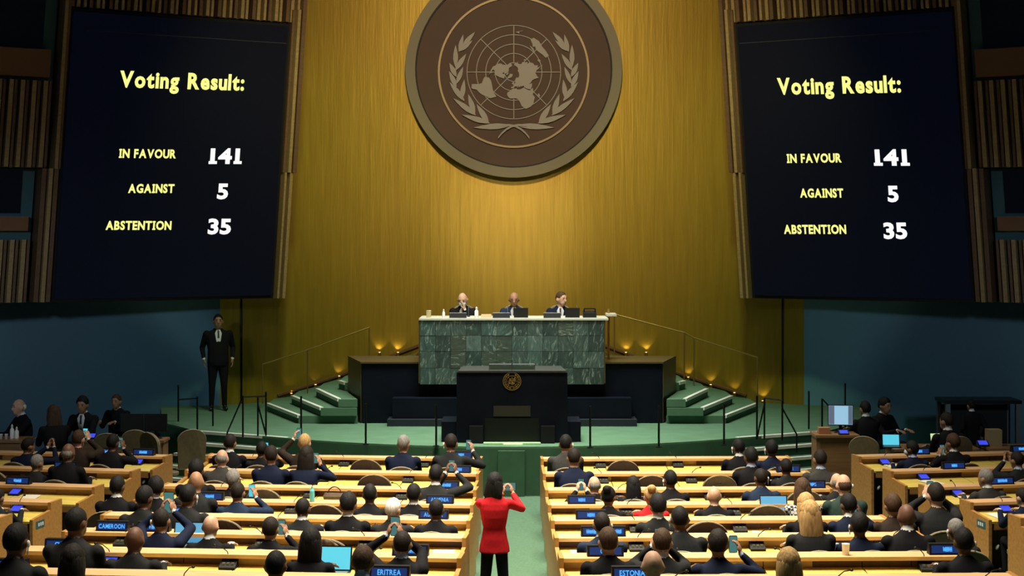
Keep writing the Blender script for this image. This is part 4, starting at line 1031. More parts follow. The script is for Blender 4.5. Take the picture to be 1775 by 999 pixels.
for i, p in enumerate(PPL):
    b, k, px, py = p[:4]
    X, Y, th, z, lx = row_point(b, k, px, SEAT_LY); info.append((X, Y, th, lx))
    ROWSEAT.setdefault((b, k), []).append((abs(lx), i))
EMPTY = [('cr', 1, 1077, 'brown'), ('cr', 2, 1126, 'brown'), ('cr', 2, 1278, 'olive'), ('cl', 2, 655, 'brown'), ('cl', 1, 640, 'brown'), ('cl', 3, 463, 'olive'), ('cl', 5, 386, 'brown'), ('cl', 4, 580, 'brown'),
         ('cl', 6, 575, 'brown'), ('cr', 3, 1404, 'olive'), ('cr', 4, 1335, 'olive'), ('sl', 2, 5, 'olive'), ('cr', 8, 1480, 'brown'), ('cl', 8, 215, 'olive'), ('cr', 5, 1215, 'brown')]
GAP = .465; slots = {}
for i, p in enumerate(PPL): slots.setdefault(p[:2], []).append([info[i][3], 'p', i])
for i, (b, k, px, kd) in enumerate(EMPTY): slots.setdefault((b, k), []).append([row_point(b, k, px, -.86)[4], 'e', i])
ELX = {}
for (b, k), L_ in slots.items():
    want = [q[0] for q in L_]
    lo, hi = (BLK[b][2] - .12, -.22) if BLK[b][2] < 0 else (.22, BLK[b][2] + (.36 if k == 5 else .12))
    for it in range(400):
        L_.sort(key=lambda q: q[0])
        for q in L_: q[0] = min(hi, max(lo, q[0]))
        for a_, c_ in zip(L_[:-1], L_[1:]):
            d_ = GAP - (c_[0] - a_[0])
            if d_ > 0: a_[0] -= d_ * .5; c_[0] += d_ * .5
    Ox, Oy, th, z = row_frame(b, k)
    for lx, kind_, i in L_:
        if kind_ == 'e': ELX[i] = lx
        else:
            c_, s_ = math.cos(th), math.sin(th)
            if abs(lx - info[i][3]) > .15: print('MOVE', b, k, PPL[i][2], round(lx - info[i][3], 2))
            info[i] = (Ox + lx * c_ - SEAT_LY * s_, Oy + lx * s_ + SEAT_LY * c_, th, lx)
NTH = {}
for key, L_ in ROWSEAT.items():
    for n, (_, i) in enumerate(sorted(L_)): NTH[i] = n + 1
REF = {'cl': "from centre aisle, guard's side", 'cr': "from centre aisle, monitor's side", 'sl': 'in outer block, guard side', 'sr': 'in outer block, monitor side'}
for i, (b, k, px, py, hair, hcol, skin, suit, pose, yaw, ex) in enumerate(PPL):
    X, Y, th, lx = info[i]; zf = fz(Y)
    stag = 0
    wantZ = CH - (py - PY0) * Y / F
    sc = (wantZ - zf) / 1.222
    if not (.90 < sc < 1.10): print('SEAT', i, b, k, px, py, 'scale', round(sc, 2))
    sc = max(.90, min(1.10, sc))
    loc = (X, Y, zf); lab = '%s %s-haired person, %s jacket, %s, %s desk row, %s %s' % ('', hcol, suit if suit != 'check' else 'checked', PWORD[pose], ORD[k], ORD[NTH[i]], REF[b])
    hw_ = {'bald': 'balding', 'shaved': 'bald', 'long': 'long %s-haired' % hcol, 'straight': 'long %s-haired' % hcol, 'bun': '%s-haired' % hcol}.get(hair, '%s-haired' % hcol)
    lab = '%s person, %s jacket, %s, %s desk row, %s %s' % (hw_, suit if suit != 'check' else 'checked', PWORD[pose], ORD[k], ORD[NTH[i]], REF[b])
    hl = None
    if 'ph' in ex:
        D_ = Y + .34; wp = un(ex['ph'][0], ex['ph'][1], D_); hl = to_local(wp, loc, th, sc)
        hl.x = max(-.36, min(.36, hl.x)); hl.z = max(.98, min(1.46, hl.z)); hl.y = .36
    elif 'cl' in ex:
        wp = un(ex['cl'][0], ex['cl'][1], Y + .3); hl = to_local(wp, loc, th, sc); hl.x = max(-.3, min(.3, hl.x)); hl.y = .33; hl.z = max(.9, min(1.15, hl.z))
    rr = random.Random(i * 13 + 5)
    figure(loc, th, sc, lab, hair, hcol, skin, suit, pose, yaw, rr.uniform(-.12, .04), lean=rr.uniform(.03, .14), heavy=ex.get('hv', rr.uniform(.97, 1.06)), hands=hl, earpiece=ex.get('ear', 0), mask=ex.get('mask', False),
           shirtc=(.62, .62, .62) if rr.random() < .75 else (.35, .42, .6), group='seated delegates', collar=rr.random() < .35)
    if pose in ('photo', 'phoneR', 'phoneL'):
        hp = hl if hl is not None else Vector((0, .36, 1.14))
        phone(to_world(hp, loc, th, sc), th + rr.uniform(-.1, .1), 'lit phone held up by %s person, %s row, %s %s' % (hw_, ORD[k], ORD[NTH[i]], REF[b].replace('from centre aisle, ', 'from aisle, ')), M_CYAN if ex.get('pc') == 'c' else None, big=ex.get('big', 1.0))
    put_chair('olive' if (i * 7) % 10 < 7 else 'brown', (X - math.sin(th) * -.02, Y - .06, zf), th + rr.uniform(-.15, .15), 'upholstered chair under the %s person, %s desk row, %s %s' % (hw_, ORD[k], ORD[NTH[i]], REF[b]), 'delegate chairs')
# empty chairs
ecount = {}
COAT = None
for i, (b, k, px, kd) in enumerate(EMPTY):
    Ox, Oy, th, z = row_frame(b, k); lx = ELX[i]; c_, s_ = math.cos(th), math.sin(th)
    X, Y = Ox + lx * c_ + .86 * s_, Oy + lx * s_ - .86 * c_
    if (b, k) == ('cl', 6): COAT = (X, Y, th)
    n = ecount[(b, k)] = ecount.get((b, k), 0) + 1
    put_chair(kd + '_e', (X, Y, fz(Y)), th, 'empty %s upholstered chair, %s desk row from stage, %s' % (kd, ORD[k], SIDE[b].replace('of centre aisle', 'of aisle')) + (', far' if n > 1 else ''), 'delegate chairs')

# the photographer in red standing in the aisle
D_ = 16.3; wx = (857 - PX0) * D_ / F; wf = fz(D_); wsc = (CH - (820 - PY0) * D_ / F - wf) / 1.715
wl = (wx, D_, wf); php = to_local(un(880, 843, D_ + .42), wl, 0, wsc); php.y = .44
figure(wl, 0, wsc, 'woman in red jacket and black trousers standing in the centre aisle photographing', 'bob', 'black', 'm', 'red', 'photo', -.25, -.05, stand=True, hands=php, trous='black', voxel=.011, group=None, heavy=.97, shirtc=(.5, .012, .018))
phone(to_world(php, wl, 0, wsc), 0, 'phone held sideways by the woman in the red jacket', None, True, big=1.15)
# guard
G = ray_floor(378, 712, 0); gsc = (CH - (545 - PY0) * G.y / F) / 1.715
figure((G.x, G.y, 0), math.pi + .25, gsc, 'man in dark suit, white shirt and tie standing guard where gold wall meets mural', 'short', 'black', 'm', 'black', 'down', 0, .08, stand=True, voxel=.012, group=None, face=True, tie='dark', heavy=1.08)
# presiding officers
for (px, hair, hc, sk, su, pose, yaw, pit, lab, mk) in [
        (803, 'bald', 'blond', 'p', 'black', 'chin', -.15, .35, 'balding man in dark suit touching pale blue mask, seated behind marble dais', True),
        (891, 'shaved', 'black', 'm', 'blue', 'rest', 0, .22, 'bald man in blue suit looking down, seated at middle of marble dais', False),
        (971, 'short', 'brown', 'p', 'navy', 'rest', .75, .05, 'brown-haired man in dark suit turning head aside, seated behind marble dais', False)]:
    D_ = 30.35; X = (px - PX0) * D_ / F; s_ = (CH - (506 - PY0) * D_ / F - 1.0) / 1.222
    figure((X, D_, 1.0), math.pi, s_, lab, hair, hc, sk, su, pose, yaw, -abs(pit) if False else -pit, lean=.08, voxel=.011, group=None, face=True, tie='dark', mask=mk)
    put_chair('tall', (X, D_ + .06, 1.0), math.pi, 'pale-piped high chair behind the dais under the %s' % lab.split(',')[0].split(' touching')[0].split(' looking')[0].split(' turning')[0], 'dais chairs')
# staff at the sides
def seated_at(px, py, D, rz, *a, **kw):
    X = (px - PX0) * D / F; zf = fz(D) if 'zf' not in kw else kw.pop('zf')
    s_ = max(.88, min(1.12, (CH - (py - PY0) * D / F - zf) / 1.222)); figure((X, D, zf), rz, s_, *a, **kw); return (X, D, zf)
seated_at(42, 675, 27.6, math.pi - .9, 'grey-haired man in dark suit seated at staff desk with white bottles', 'bald', 'white', 'p', 'black', 'rest', 0, 0, face=True, group='staff')
seated_at(147, 683, 28.0, math.pi - .2, 'black-haired man with white shirt and dark tie seated below the mural', 'full', 'black', 'm', 'black', 'rest', .1, -.1, face=True, tie='dark', group='staff')
seated_at(95, 697, 26.4, .5, 'long-haired person in black seated with back turned beside staff desk', 'long', 'brown', 'm', 'black', 'rest', 0, 0, group='staff')
seated_at(205, 684, 29.6, math.pi - .2, 'brown-haired person seated behind the black monitors below the mural', 'short', 'brown', 'm', 'black', 'rest', 0, 0, face=True, group='staff')
seated_at(1527, 690, 28.3, math.pi + .6, 'black-haired person in black seated behind the cyan laptop', 'full', 'black', 'm', 'black', 'type', 0, -.1, face=True, group='staff')
seated_at(1503, 697, 27.7, .2, 'dark-haired person in black seated beside the large lit monitor', 'short', 'black', 'm', 'black', 'rest', 0, 0, group='staff')
seated_at(1646, 712, 25.3, .25, 'short-haired person in dark jacket seated at the pale laptop', 'short', 'dark', 'm', 'black', 'type', .3, 0, group='staff')
D_ = 27.4; X = (1684 - PX0) * D_ / F
figure((X, D_, fz(D_)), .2, .80, 'person in black top and grey trousers standing behind the black staff table', 'short', 'black', 'm', 'black', 'down', 0, 0, stand=True, group='staff', trous='grey')

# voxel union of every body, in one dependency-graph pass
tmp = []
for d in PENDING:
    o = d['B'].mb.build('body_source', M_BLACK); m = o.modifiers.new('union', 'REMESH'); m.mode = 'VOXEL'; m.voxel_size = d['voxel']; m.adaptivity = 0
    s = o.modifiers.new('soft', 'SMOOTH'); s.factor = .5; s.iterations = 3
    tmp.append(o)
dg = bpy.context.evaluated_depsgraph_get(); dg.update()
for d, o in zip(PENDING, tmp):
    ev = o.evaluated_get(dg).to_mesh()
    nv = len(ev.vertices); V = np.empty(nv * 3); ev.vertices.foreach_get('co', V); V = V.reshape(-1, 3)
    np_ = len(ev.polygons); ls = np.empty(np_, int); lt = np.empty(np_, int); li = np.empty(len(ev.loops), int)
    ev.polygons.foreach_get('loop_start', ls); ev.polygons.foreach_get('loop_total', lt); ev.loops.foreach_get('vertex_index', li)
    quads = li.reshape(-1, 4) if (lt == 4).all() else None
    faces = quads.tolist() if quads is not None else [li[a:a + n].tolist() for a, n in zip(ls, lt)]
    cen = V[quads].mean(axis=1) if quads is not None else np.array([V[f_].mean(axis=0) for f_ in faces])
    lab = d['B'].labels(cen)
    o.evaluated_get(dg).to_mesh_clear()
    H = d['hands']; allv = V.tolist() + H.v; allf = faces + [tuple(i + nv for i in f_) for f_ in H.f]
    me = bpy.data.meshes.new('person'); me.from_pydata(allv, [], allf)
    me.polygons.foreach_set('material_index', np.concatenate([lab, np.full(len(H.f), SKN)]).astype(np.int32))
    me.polygons.foreach_set('use_smooth', [True] * len(allf)); me.update()
    for m in d['mats']: me.materials.append(m)
    p = bpy.data.objects.new('person', me); COL.objects.link(p); p.location = d['loc']; p.rotation_euler = (0, 0, d['rz']); p.scale = (d['scale'],) * 3
    tag(p, d['label'], d['cat'], d['group'])
    HM = d['HM']
    hm = hair_mesh(d['hair'], HM)
    if hm: hm.build('hair', mat('hair_' + d['hcol'], HAIRC[d['hcol']], .75, spec=.25, noise=.35, nscale=60, stretch=(1, 1, .2), bump=.3), p, True)
    R3 = HM.to_3x3().to_4x4()
    if d['ear']:
        mb = MB(); mb.ell(HM @ Vector((d['ear'] * .092, .006, .068)), (.010, .018, .026), R3, True); mb.cyl(HM @ Vector((d['ear'] * .092, .006, .05)), HM @ Vector((d['ear'] * .088, .0, .0)), .006, .004, 6)
        mb.build('earpiece', M_WHITEPL, p, True)
    if d['face'] or d['mask']:
        mb = MB()
        for s_ in (-1, 1):
            mb.ell(HM @ Vector((s_ * .030, .103, .088)), (.013, .008, .007), R3, True)
            mb.cap(HM @ Vector((s_ * .018, .112, .110)), HM @ Vector((s_ * .046, .104, .112)), .0045, .0035, 6)
        mb.build('eyes_and_brows', mat('eye_dark', (.012, .009, .008), .4), p, True)
        if d['mask']:
            mb = MB(); mb.ell(HM @ Vector((0, .066, .033)), (.060, .066, .050), R3); mb.build('face_mask', mat('mask_pale_blue', (.42, .60, .66), .8), p, True)
        else:
            mb = MB(); mb.ell(HM @ Vector((0, .108, .018)), (.022, .007, .006), R3, True); mb.build('mouth', mat('lips', (.22, .07, .05), .5), p, True)
    if d['tie']:
        nk, z0, ly = d['nk'], d['z0'], d['ly']; mb = MB()
        def yf(z): return ly(z) - .02 + .118
        z_ = 1.03
        v = []
        for (zz, hw_) in ((1.045, .030), (.98, .060), (.86, .040), (.74, .010)):
            v += [(-hw_, yf(zz) + (-.035 if zz > 1.0 else (-.012 if zz > .95 else .008)), zz + z0), (hw_, yf(zz) + (-.035 if zz > 1.0 else (-.012 if zz > .95 else .008)), zz + z0)]
        vb = [(x, y - .03, z) for x, y, z in v]
        f_ = []
        for j in range(3): f_.append((2 * j, 2 * j + 2, 2 * j + 3, 2 * j + 1)); f_.append((8 + 2 * j, 9 + 2 * j, 11 + 2 * j, 10 + 2 * j)); f_.append((2 * j, 8 + 2 * j, 10 + 2 * j, 2 * j + 2)); f_.append((2 * j + 1, 2 * j + 3, 11 + 2 * j, 9 + 2 * j))
        f_ += [(0, 1, 9, 8), (6, 14, 15, 7)]
        mb.add(v + vb, f_).build('shirt_front', mat('shirt_white', (.62, .62, .62), .8), p)
        mb = MB()
        for za, zb_, wa, wb in ((1.03, .99, .014, .017), (.99, .76, .013, .022)):
            yo = lambda zz: yf(zz) + (-.022 if zz > 1.0 else (-.006 if zz > .95 else .014))
            mb.hexa([(-wb, yo(zb_) - .02, zb_ + z0), (wb, yo(zb_) - .02, zb_ + z0), (wb, yo(zb_), zb_ + z0), (-wb, yo(zb_), zb_ + z0), (-wa, yo(za) - .02, za + z0), (wa, yo(za) - .02, za + z0), (wa, yo(za), za + z0), (-wa, yo(za), za + z0)])
        mb.build('tie', mat('tie_dark', (.015, .018, .04), .6), p)
for o in tmp:
    me = o.data; bpy.data.objects.remove(o); bpy.data.meshes.remove(me)

# ------------------------------------------------------------------ nameplates, consoles, microphones
def strokes(n, wd):    # unreadable lettering: a row of small strokes
    V = []; Fc = []; rr = random.Random(n); x = 0; m = 0
    for i in range(n * 2):
        y0 = rr.choice([0, 0, .06]); y1 = rr.choice([.7, .7, .62]); wd_ = rr.choice([.10, .15, .2])
        V += [(x, y0), (x + wd_, y0), (x + wd_, y1), (x, y1)]; Fc.append((m, m + 1, m + 2, m + 3)); m += 4
        x += wd_ + rr.choice([.07, .1])
    V += [(0, .28), (x - .1, .28), (x - .1, .42), (0, .42)]; Fc.append((m, m + 1, m + 2, m + 3))
    return np.array(V), Fc, x - .1
def nameplate(b, k, px, text, label, nst=6, wid=.34):
    X, Y, th, z, lx = row_point(b, k, px, .10); Ox, Oy, th, z = row_frame(b, k)
    t = thing('nameplate', label, 'nameplate', (X, Y, z + LEDGE), th, 'blue-lit nameplates')
    w2 = wid / 2
    MB().side([(-.05, 0), (.05, 0), (.03, .10), (-.03, .10)], -w2, w2).build('housing', M_BLACK, t)
    MB().hexa([(-w2 + .02, -.049, .018), (w2 - .02, -.049, .018), (w2 - .02, -.04, .018), (-w2 + .02, -.04, .018), (-w2 + .02, -.036, .084), (w2 - .02, -.036, .084), (w2 - .02, -.028, .084), (-w2 + .02, -.028, .084)]).build('display', M_LEDGLOW, t)
    V, Fc, wd = text_flat(text, .02, False, .1) if text else strokes(nst, 1)
    hgt = .042; tw = min(wid - .06, wd / .7 * hgt * .62); 
    mb = MB(); mb.add([(-tw / 2 + tw * x / wd, -.0505 + (.03 + y / .7 * hgt - .018) * .2, .03 + y / .7 * hgt) for x, y in V], Fc); mb.build('lettering', M_LEDBLUE, t)
PLATES = [('cl', 6, 196, 'CAMEROON'), ('cl', 7, 110, 'CUBA'), ('cl', 8, 8, 'EQUATORIAL GUINEA'), ('cl', 8, 676, 'ERITREA'), ('cl', 4, 365, None), ('cl', 5, 312, None), ('cl', 6, 268, None),
          ('cl', 1, 800, None), ('cl', 2, 796, None), ('cl', 3, 774, None), ('cl', 4, 763, 'ARMENIA'), ('cl', 5, 752, 'AUSTRIA'), ('cl', 7, 712, None),
          ('cr', 4, 1008, None), ('cr', 5, 1024, None), ('cr', 6, 1025, None), ('cr', 6, 1066, None), ('cr', 7, 1049, 'CZE'), ('cr', 8, 1095, 'ESTONIA'), ('cr', 2, 1366, None), ('cr', 3, 1408, None), ('cr', 7, 1640, None),
          ('sl', 1, 183, None), ('sl', 2, 115, None), ('sl', 3, 33, None), ('sl', 1, 250, None), ('sr', 1, 1592, None), ('sr', 2, 1652, None), ('sr', 3, 1735, None), ('sr', 1, 1770, None)]
cnt = {}
for b, k, px, tx in PLATES:
    n = cnt[(b, k)] = cnt.get((b, k), 0) + 1
    lab = ('black nameplate with blue letters reading %s on desk ledge' % tx) if tx else 'blue-lit nameplate with blurred letters, %s ledge, %s%s' % (ORD[k], SIDE[b], '' if n == 1 else ', second')
    nameplate(b, k, px, tx, lab, 5 + (px % 4), .40 if tx and len(tx) > 10 else (.21 if (b, k) == ('cr', 6) else .33))
def console(b, k, px, lit, label, group):
    X, Y, th, z, lx = row_point(b, k, px, -.02); Ox, Oy, th, z = row_frame(b, k)
    t = thing('conference_console', label, 'console', (X, Y, z + .732), th, group)
    MB().side([(-.09, -.006), (.05, .001), (.05, .07), (-.09, .018)], -.075, .075).build('body', M_BLACK, t)
    if lit: MB().hexa([(-.06, -.082, .022), (.06, -.082, .022), (.06, .03, .063), (-.06, .03, .063), (-.06, -.083, .026), (.06, -.083, .026), (.06, .029, .068), (-.06, .029, .068)]).build('display', M_CONSOLE, t)
    else:
        mb = MB()
        for i in range(3): mb.box(-.05 + i * .04, -.025 + i * .04, -.05, -.02, .036, .052)
        mb.build('buttons', M_METALG, t)
    mb = MB(); dx = random.Random(px + k).choice([-1, 1]) * .12
    pts = [(0, .03, .065), (dx * .2, .03, .14), (dx * .6, 0, .19), (dx, -.05, .21)]
    mb.tube(pts, .0045, 6); mb.ell(pts[-1], (.016, .016, .012), None, True); mb.build('microphone', M_BLACK, t)
LIT = [('cl', 7, 191), ('cl', 4, 360), ('sl', 1, 174), ('sl', 2, 108), ('sl', 3, 28), ('sl', 1, 240), ('sr', 1, 1533), ('sr', 2, 1600), ('sr', 3, 1660), ('sr', 4, 1742), ('sl', 4, 30)]
for b, k, px in LIT: console(b, k, px, True, 'black desk console with glowing blue screen, %s row, %s%s' % (ORD[k], SIDE[b], ', at row end' if px == 240 else ''), 'lit desk consoles')
for b in ('cl', 'cr'):
    for k in range(1, 9):
        L = BLK[b][2]; Ox, Oy, th, z = row_frame(b, k)
        for j in range(3):
            lx = (.85 + j * 1.25) * (1 if L > 0 else -1) + rs.uniform(-.12, .12)
            if abs(lx) > abs(L) - .2: continue
            wx_ = Ox + lx * math.cos(th); wy_ = Oy + lx * math.sin(th); px = int(PX0 + F * wx_ / wy_)
            if any(bb == b and kk == k and abs(px - pp) < 30 for bb, kk, pp in LIT): continue
            console(b, k, px, False, 'small black console with gooseneck microphone, %s row, %s %s' % (ORD[k], ORD[j + 1], REF[b]), 'desk consoles with microphones')

# ------------------------------------------------------------------ laptops, papers, cups
def laptop(loc, rz, label, scrm, tilt=.28, s=1.0):
    t = thing('laptop', label, 'laptop', loc, rz); t.scale = (s, s, s)
    MB().box(-.165, .165, -.12, .11, 0, .016).build('base', M_BLACK, t)
    MB().box(-.145, .145, -.03, .09, .016, .019).build('keyboard', M_METALG, t)
    lid = MB().box(-.165, .165, 0, .012, 0, .225).build('lid', M_BLACK, t); lid.location = (0, .11, .014); lid.rotation_euler = (-tilt, 0, 0)
    MB().box(-.152, .152, -.002, 0, .014, .212).build('display', scrm, lid)
def on_desk(b, k, px, ly, ledge=False):
    X, Y, th, z, lx = row_point(b, k, px, ly); Ox, Oy, th, z = row_frame(b, k)
    return (X, Y, z + (LEDGE if ledge else .70 + (ly + .47) / .55 * .04)), th
M_LBLUE = mat('lit_screen_blue', (.05, .15, .25), .4, emit=(.10, .36, .62), estr=.8)
for b, k, px, ly, m, lb in [('cl', 7, 573, -.2, M_CYAN, 'open laptop with bright cyan screen beside long black-haired person'), ('cl', 6, 322, -.1, M_LBLUE, 'open laptop with pale blue screen before the bald person'), ('cr', 4, 1345, -.15, M_LBLUE, 'open laptop with dull blue screen beside checked jacket person')]:
    p, th = on_desk(b, k, px, ly); laptop(p, th, lb, m)
def paper(b, k, px, ly, rot, label, m=None, ledge=False, n=1):
    p, th = on_desk(b, k, px, ly, ledge)
    mb = MB()
    for i in range(3): mb.box(-.105 + i * .004, .105 + i * .004, -.148, .148, i * .0022, i * .0022 + .0018)
    o = mb.build('paper_sheets', m or M_PAPER); o.location = p; o.rotation_euler = (math.atan(.04 / .55) if not ledge else 0, 0, th + rot); o.location.z += .004; tag(o, label, 'paper', 'papers on desks')
for b, k, px, ly, rot in [('cl', 5, 455, -.25, .4), ('cl', 6, 768, -.2, .1), ('cl', 4, 795, -.25, .1), ('cl', 8, 600, -.1, .3), ('cr', 5, 1325, -.2, 1.2), ('cr', 7, 1120, -.2, .2), ('cr', 6, 1010, -.2, .1), ('sl', 1, 195, -.2, .3), ('sl', 2, 120, -.25, .2), ('sl', 3, 50, -.2, .1), ('sr', 1, 1550, -.2, .2), ('sr', 2, 1615, -.25, .4), ('sr', 3, 1680, -.15, 1.3), ('sr', 4, 1735, -.25, .2), ('cr', 4, 1265, -.2, 1.4)]:
    paper(b, k, px, ly, rot, 'white papers on desk, %s row from stage, %s' % (ORD[k], SIDE[b]))
for b, k, px in [('cr', 5, 1341), ('cr', 6, 1425), ('cr', 8, 1342), ('cl', 5, 463), ('cr', 7, 1297)]:
    p, th = on_desk(b, k, px, -.22)
    mb = MB(); P, fc = uv_dirs(12, 8); rr = random.Random(px); mb.add([Vector(q) * (1 + rr.uniform(-.25, .3)) * .028 + Vector((0, 0, .024)) for q in P], fc)
    o = mb.build('crumpled_tissue', M_PAPERY); o.location = p; o.scale = (1.5, 1.1, .9); tag(o, 'crumpled yellow tissue on desk, %s row from stage, %s' % (ORD[k], SIDE[b]), 'tissue', 'tissues on desks')
def cup(loc, label, m=M_WHITEPL, s=1.0):
    mb = MB(); mb.lathe([(.030 * s, 0), (.036 * s, .10 * s), (.038 * s, .103 * s), (.033 * s, .103 * s), (.028 * s, .01)], n=14); o = mb.build('cup', m, None, True); o.location = loc; return tag(o, label, 'cup')
p, th = on_desk('cr', 7, 1466, .08, True); cup(p, 'white paper cup on desk ledge before the navy jacket person')
p, th = on_desk('cl', 4, 541, .08, True)
o = MB().lathe([(.028, 0), (.03, .005), (.03, .13), (.012, .16), (.012, .18)], n=12).build('water_bottle', mat('cyan_bottle', (.10, .45, .55), .2)); o.location = p; tag(o, 'small cyan water bottle on fourth desk ledge from stage', 'bottle')
# dark handbag with loop handles on the third row desk
p, th = on_desk('cl', 3, 580, -.2)
hb = thing('handbag', 'dark brown handbag with arched handles on empty desk top', 'bag', p, th)
MB().loft([(0, 0, 0, .14, .05), (0, 0, .06, .15, .06), (0, 0, .10, .13, .03)]).build('body', M_CHAIRB, hb)
mb = MB(); mb.tube([(.09 * math.cos(math.pi * i / 8), .0, .08 + .10 * math.sin(math.pi * i / 8)) for i in range(9)], .008, 6); mb.build('handle', M_MAROON, hb)
# patterned coat over a chair back
X, Y, th = COAT
ct = thing('draped_coat', 'brown streaked coat draped over an empty chair back', 'coat', (X, Y, fz(Y)), th)
mb = MB(); V = []; n = 14
for j, (zz, hw_) in enumerate(((.58, .27), (.72, .265), (.86, .25), (.96, .22), (1.0, .17))):
    for i in range(n + 1):
        x = -hw_ + 2 * hw_ * i / n; V.append((x, -.33 - .12 * (zz - .5) + .012 * math.sin(i * 1.9 + j) + .3 * x * x, zz - .10 * (x / hw_) ** 2 * (zz > .9)))
V2 = [(x, y + .02, z_) for x, y, z_ in V]; m_ = n + 1; Fq = []
for j in range(4):
    for i in range(n):
        a = j * m_ + i; Fq.append((a, a + 1, a + m_ + 1, a + m_)); o_ = len(V); Fq.append((o_ + a, o_ + a + m_, o_ + a + m_ + 1, o_ + a + 1))
for i in range(n): a = 4 * m_ + i; Fq.append((a, a + 1, a + 1 + len(V), a + len(V))); Fq.append((i, i + len(V), i + 1 + len(V), i + 1))
for j in range(4): a = j * m_; b_ = a + n; Fq.append((a, a + m_, a + m_ + len(V), a + len(V))); Fq.append((b_, b_ + len(V), b_ + m_ + len(V), b_ + m_))
mb.add(V + V2, Fq).build('cloth', mat('streaked_fur', (.12, .085, .05), .9, noise=.75, nscale=9, stretch=(3, 3, .5)), ct, True)

# things on the dais desk
def bottle(loc, label, m=M_WHITEPL, h=.17, r=.03):
    o = MB().lathe([(r, 0), (r * 1.03, .01), (r, h * .6), (r * .45, h * .75), (r * .4, h * .82), (r * .55, h * .83), (r * .55, h * .9), (r * .2, h * .92), (r * .2, h)], n=12).build('pump_bottle', m, None, True); o.location = loc; return tag(o, label, 'bottle', 'desk bottles')
def dxy(px, D=29.15): return ((px - PX0) * D / F, D, 1.885)
cup(dxy(743), 'cream cup at outer end of marble dais desk', M_CREAM, 1.3)
bottle(dxy(769), 'slim white pump bottle near cream cup on dais desk', h=.16, r=.025)
bottle(dxy(826), 'white pump bottle beside the masked man on dais desk', h=.2, r=.035)
for i, (px, lb) in enumerate([(794, 'low black name board before the masked man'), (869, 'low black name board before the man in blue suit'), (957, 'low black name board before the man turning his head')]):
    x, y, z_ = dxy(px); t = thing('name_board', lb + ' on dais desk', 'name board', (x, y - .05, z_), 0, 'dais name boards')
    MB().side([(-.03, 0), (.03, 0), (.01, .09), (-.005, .09)], -.155, .155).build('body', M_BLACK, t); MB().box(-.155, .155, -.006, .011, .09, .094).build('top_edge', M_WHITEPL, t)
for px, lb in [(903, 'black laptop lid standing before the man in blue suit on dais'), (992, 'black laptop lid standing before the man turning his head on dais')]:
    x, y, z_ = dxy(px, 29.3); laptop((x, y, z_), math.pi, lb, M_BLACK, .3, .78)
x, y, z_ = dxy(1022, 29.3); t = thing('desk_phone', 'black desk equipment box with cords at end of marble dais desk', 'equipment', (x, y, z_))
MB().side([(-.1, 0), (.1, 0), (.1, .12), (-.1, .08)], -.12, .12).build('body', M_BLACK, t); mb = MB(); mb.tube([(-.1, 0, .1), (-.1, -.03, .16), (.1, -.03, .16), (.1, 0, .1)], .012, 6); mb.build('handset', M_BLACK, t)
x, y, z_ = dxy(843); o = MB().side([(-.08, 0), (.08, 0), (.07, .055), (-.05, .07)], -.09, .09).build('tan_box', mat('tan_card', (.50, .30, .16), .7)); o.location = (x, y, z_); tag(o, 'small tan box on dais desk beside the name board', 'box')
x, y, z_ = dxy(858); mb = MB(); P, fc = uv_dirs(12, 8); mb.add([Vector(q) * (1 + random.uniform(-.2, .25)) * .035 + Vector((0, 0, .07)) for q in P], fc); o = mb.build('tissue', M_PAPER); o.location = (x + .02, y + .02, z_ - .04); tag(o, 'crumpled white tissue on dais desk behind name board', 'tissue')
for px, D_ in ((812, 29.55), (880, 29.55), (1000, 29.55)):
    x, y, z_ = dxy(px, D_); t = thing('desk_microphone', 'slim gooseneck microphone on marble dais desk', 'microphone', (x, y, z_), 0, 'dais microphones')
    MB().lathe([(.03, 0), (.028, .015), (.008, .02)]).build('base', M_BLACK, t); mb = MB(); mb.tube([(0, 0, .015), (0, .02, .12), (0, .09, .19)], .005, 6); mb.ell((0, .1, .195), (.01, .018, .01), None, True); mb.build('gooseneck', M_METALG, t)

# ------------------------------------------------------------------ staff areas at both sides
def table(label, x0, x1, y0, y1, z0, h, m, legs=True, panel=True, name='staff_desk'):
    t = thing(name, label, 'desk', ((x0 + x1) / 2, (y0 + y1) / 2, z0)); w_, d_ = (x1 - x0) / 2, (y1 - y0) / 2
    MB().box(-w_, w_, -d_, d_, h - .04, h).build('top', m, t)
    if panel: MB().box(-w_ + .04, w_ - .04, -d_ + .06, -d_ + .09, .1, h - .04).build('modesty_panel', m, t)
    for sx in (-1, 1):
        MB().box(sx * (w_ - .05) - .03, sx * (w_ - .05) + .03, -d_ + .04, d_ - .04, 0, h - .04).build('side_panel', m, t)
    return t
zf = fz(27)
table('dark wood staff desk with white bottles below the mural', -8.9, -7.97, 26.45, 27.02, zf, .80, M_STAFFWOOD)
table('dark wood staff desk with blue console and black monitors below the mural', -7.2, -5.75, 26.78, 27.25, zf, .76, M_STAFFWOOD)
def sx(px, D): return (px - PX0) * D / F
for px, h, lb in [(21, .24, 'tall slim white bottle'), (29, .20, 'broad white bottle')]:
    o = bottle((sx(px, 26.7), 26.7, zf + .80), lb + ' on the dark staff desk', h=h, r=.035)
for px in (2, 11): cup((sx(px, 26.65), 26.65, zf + .80), 'small white cup at edge of the staff desk with bottles', M_WHITEPL, .8)['group'] = 'staff desk cups'
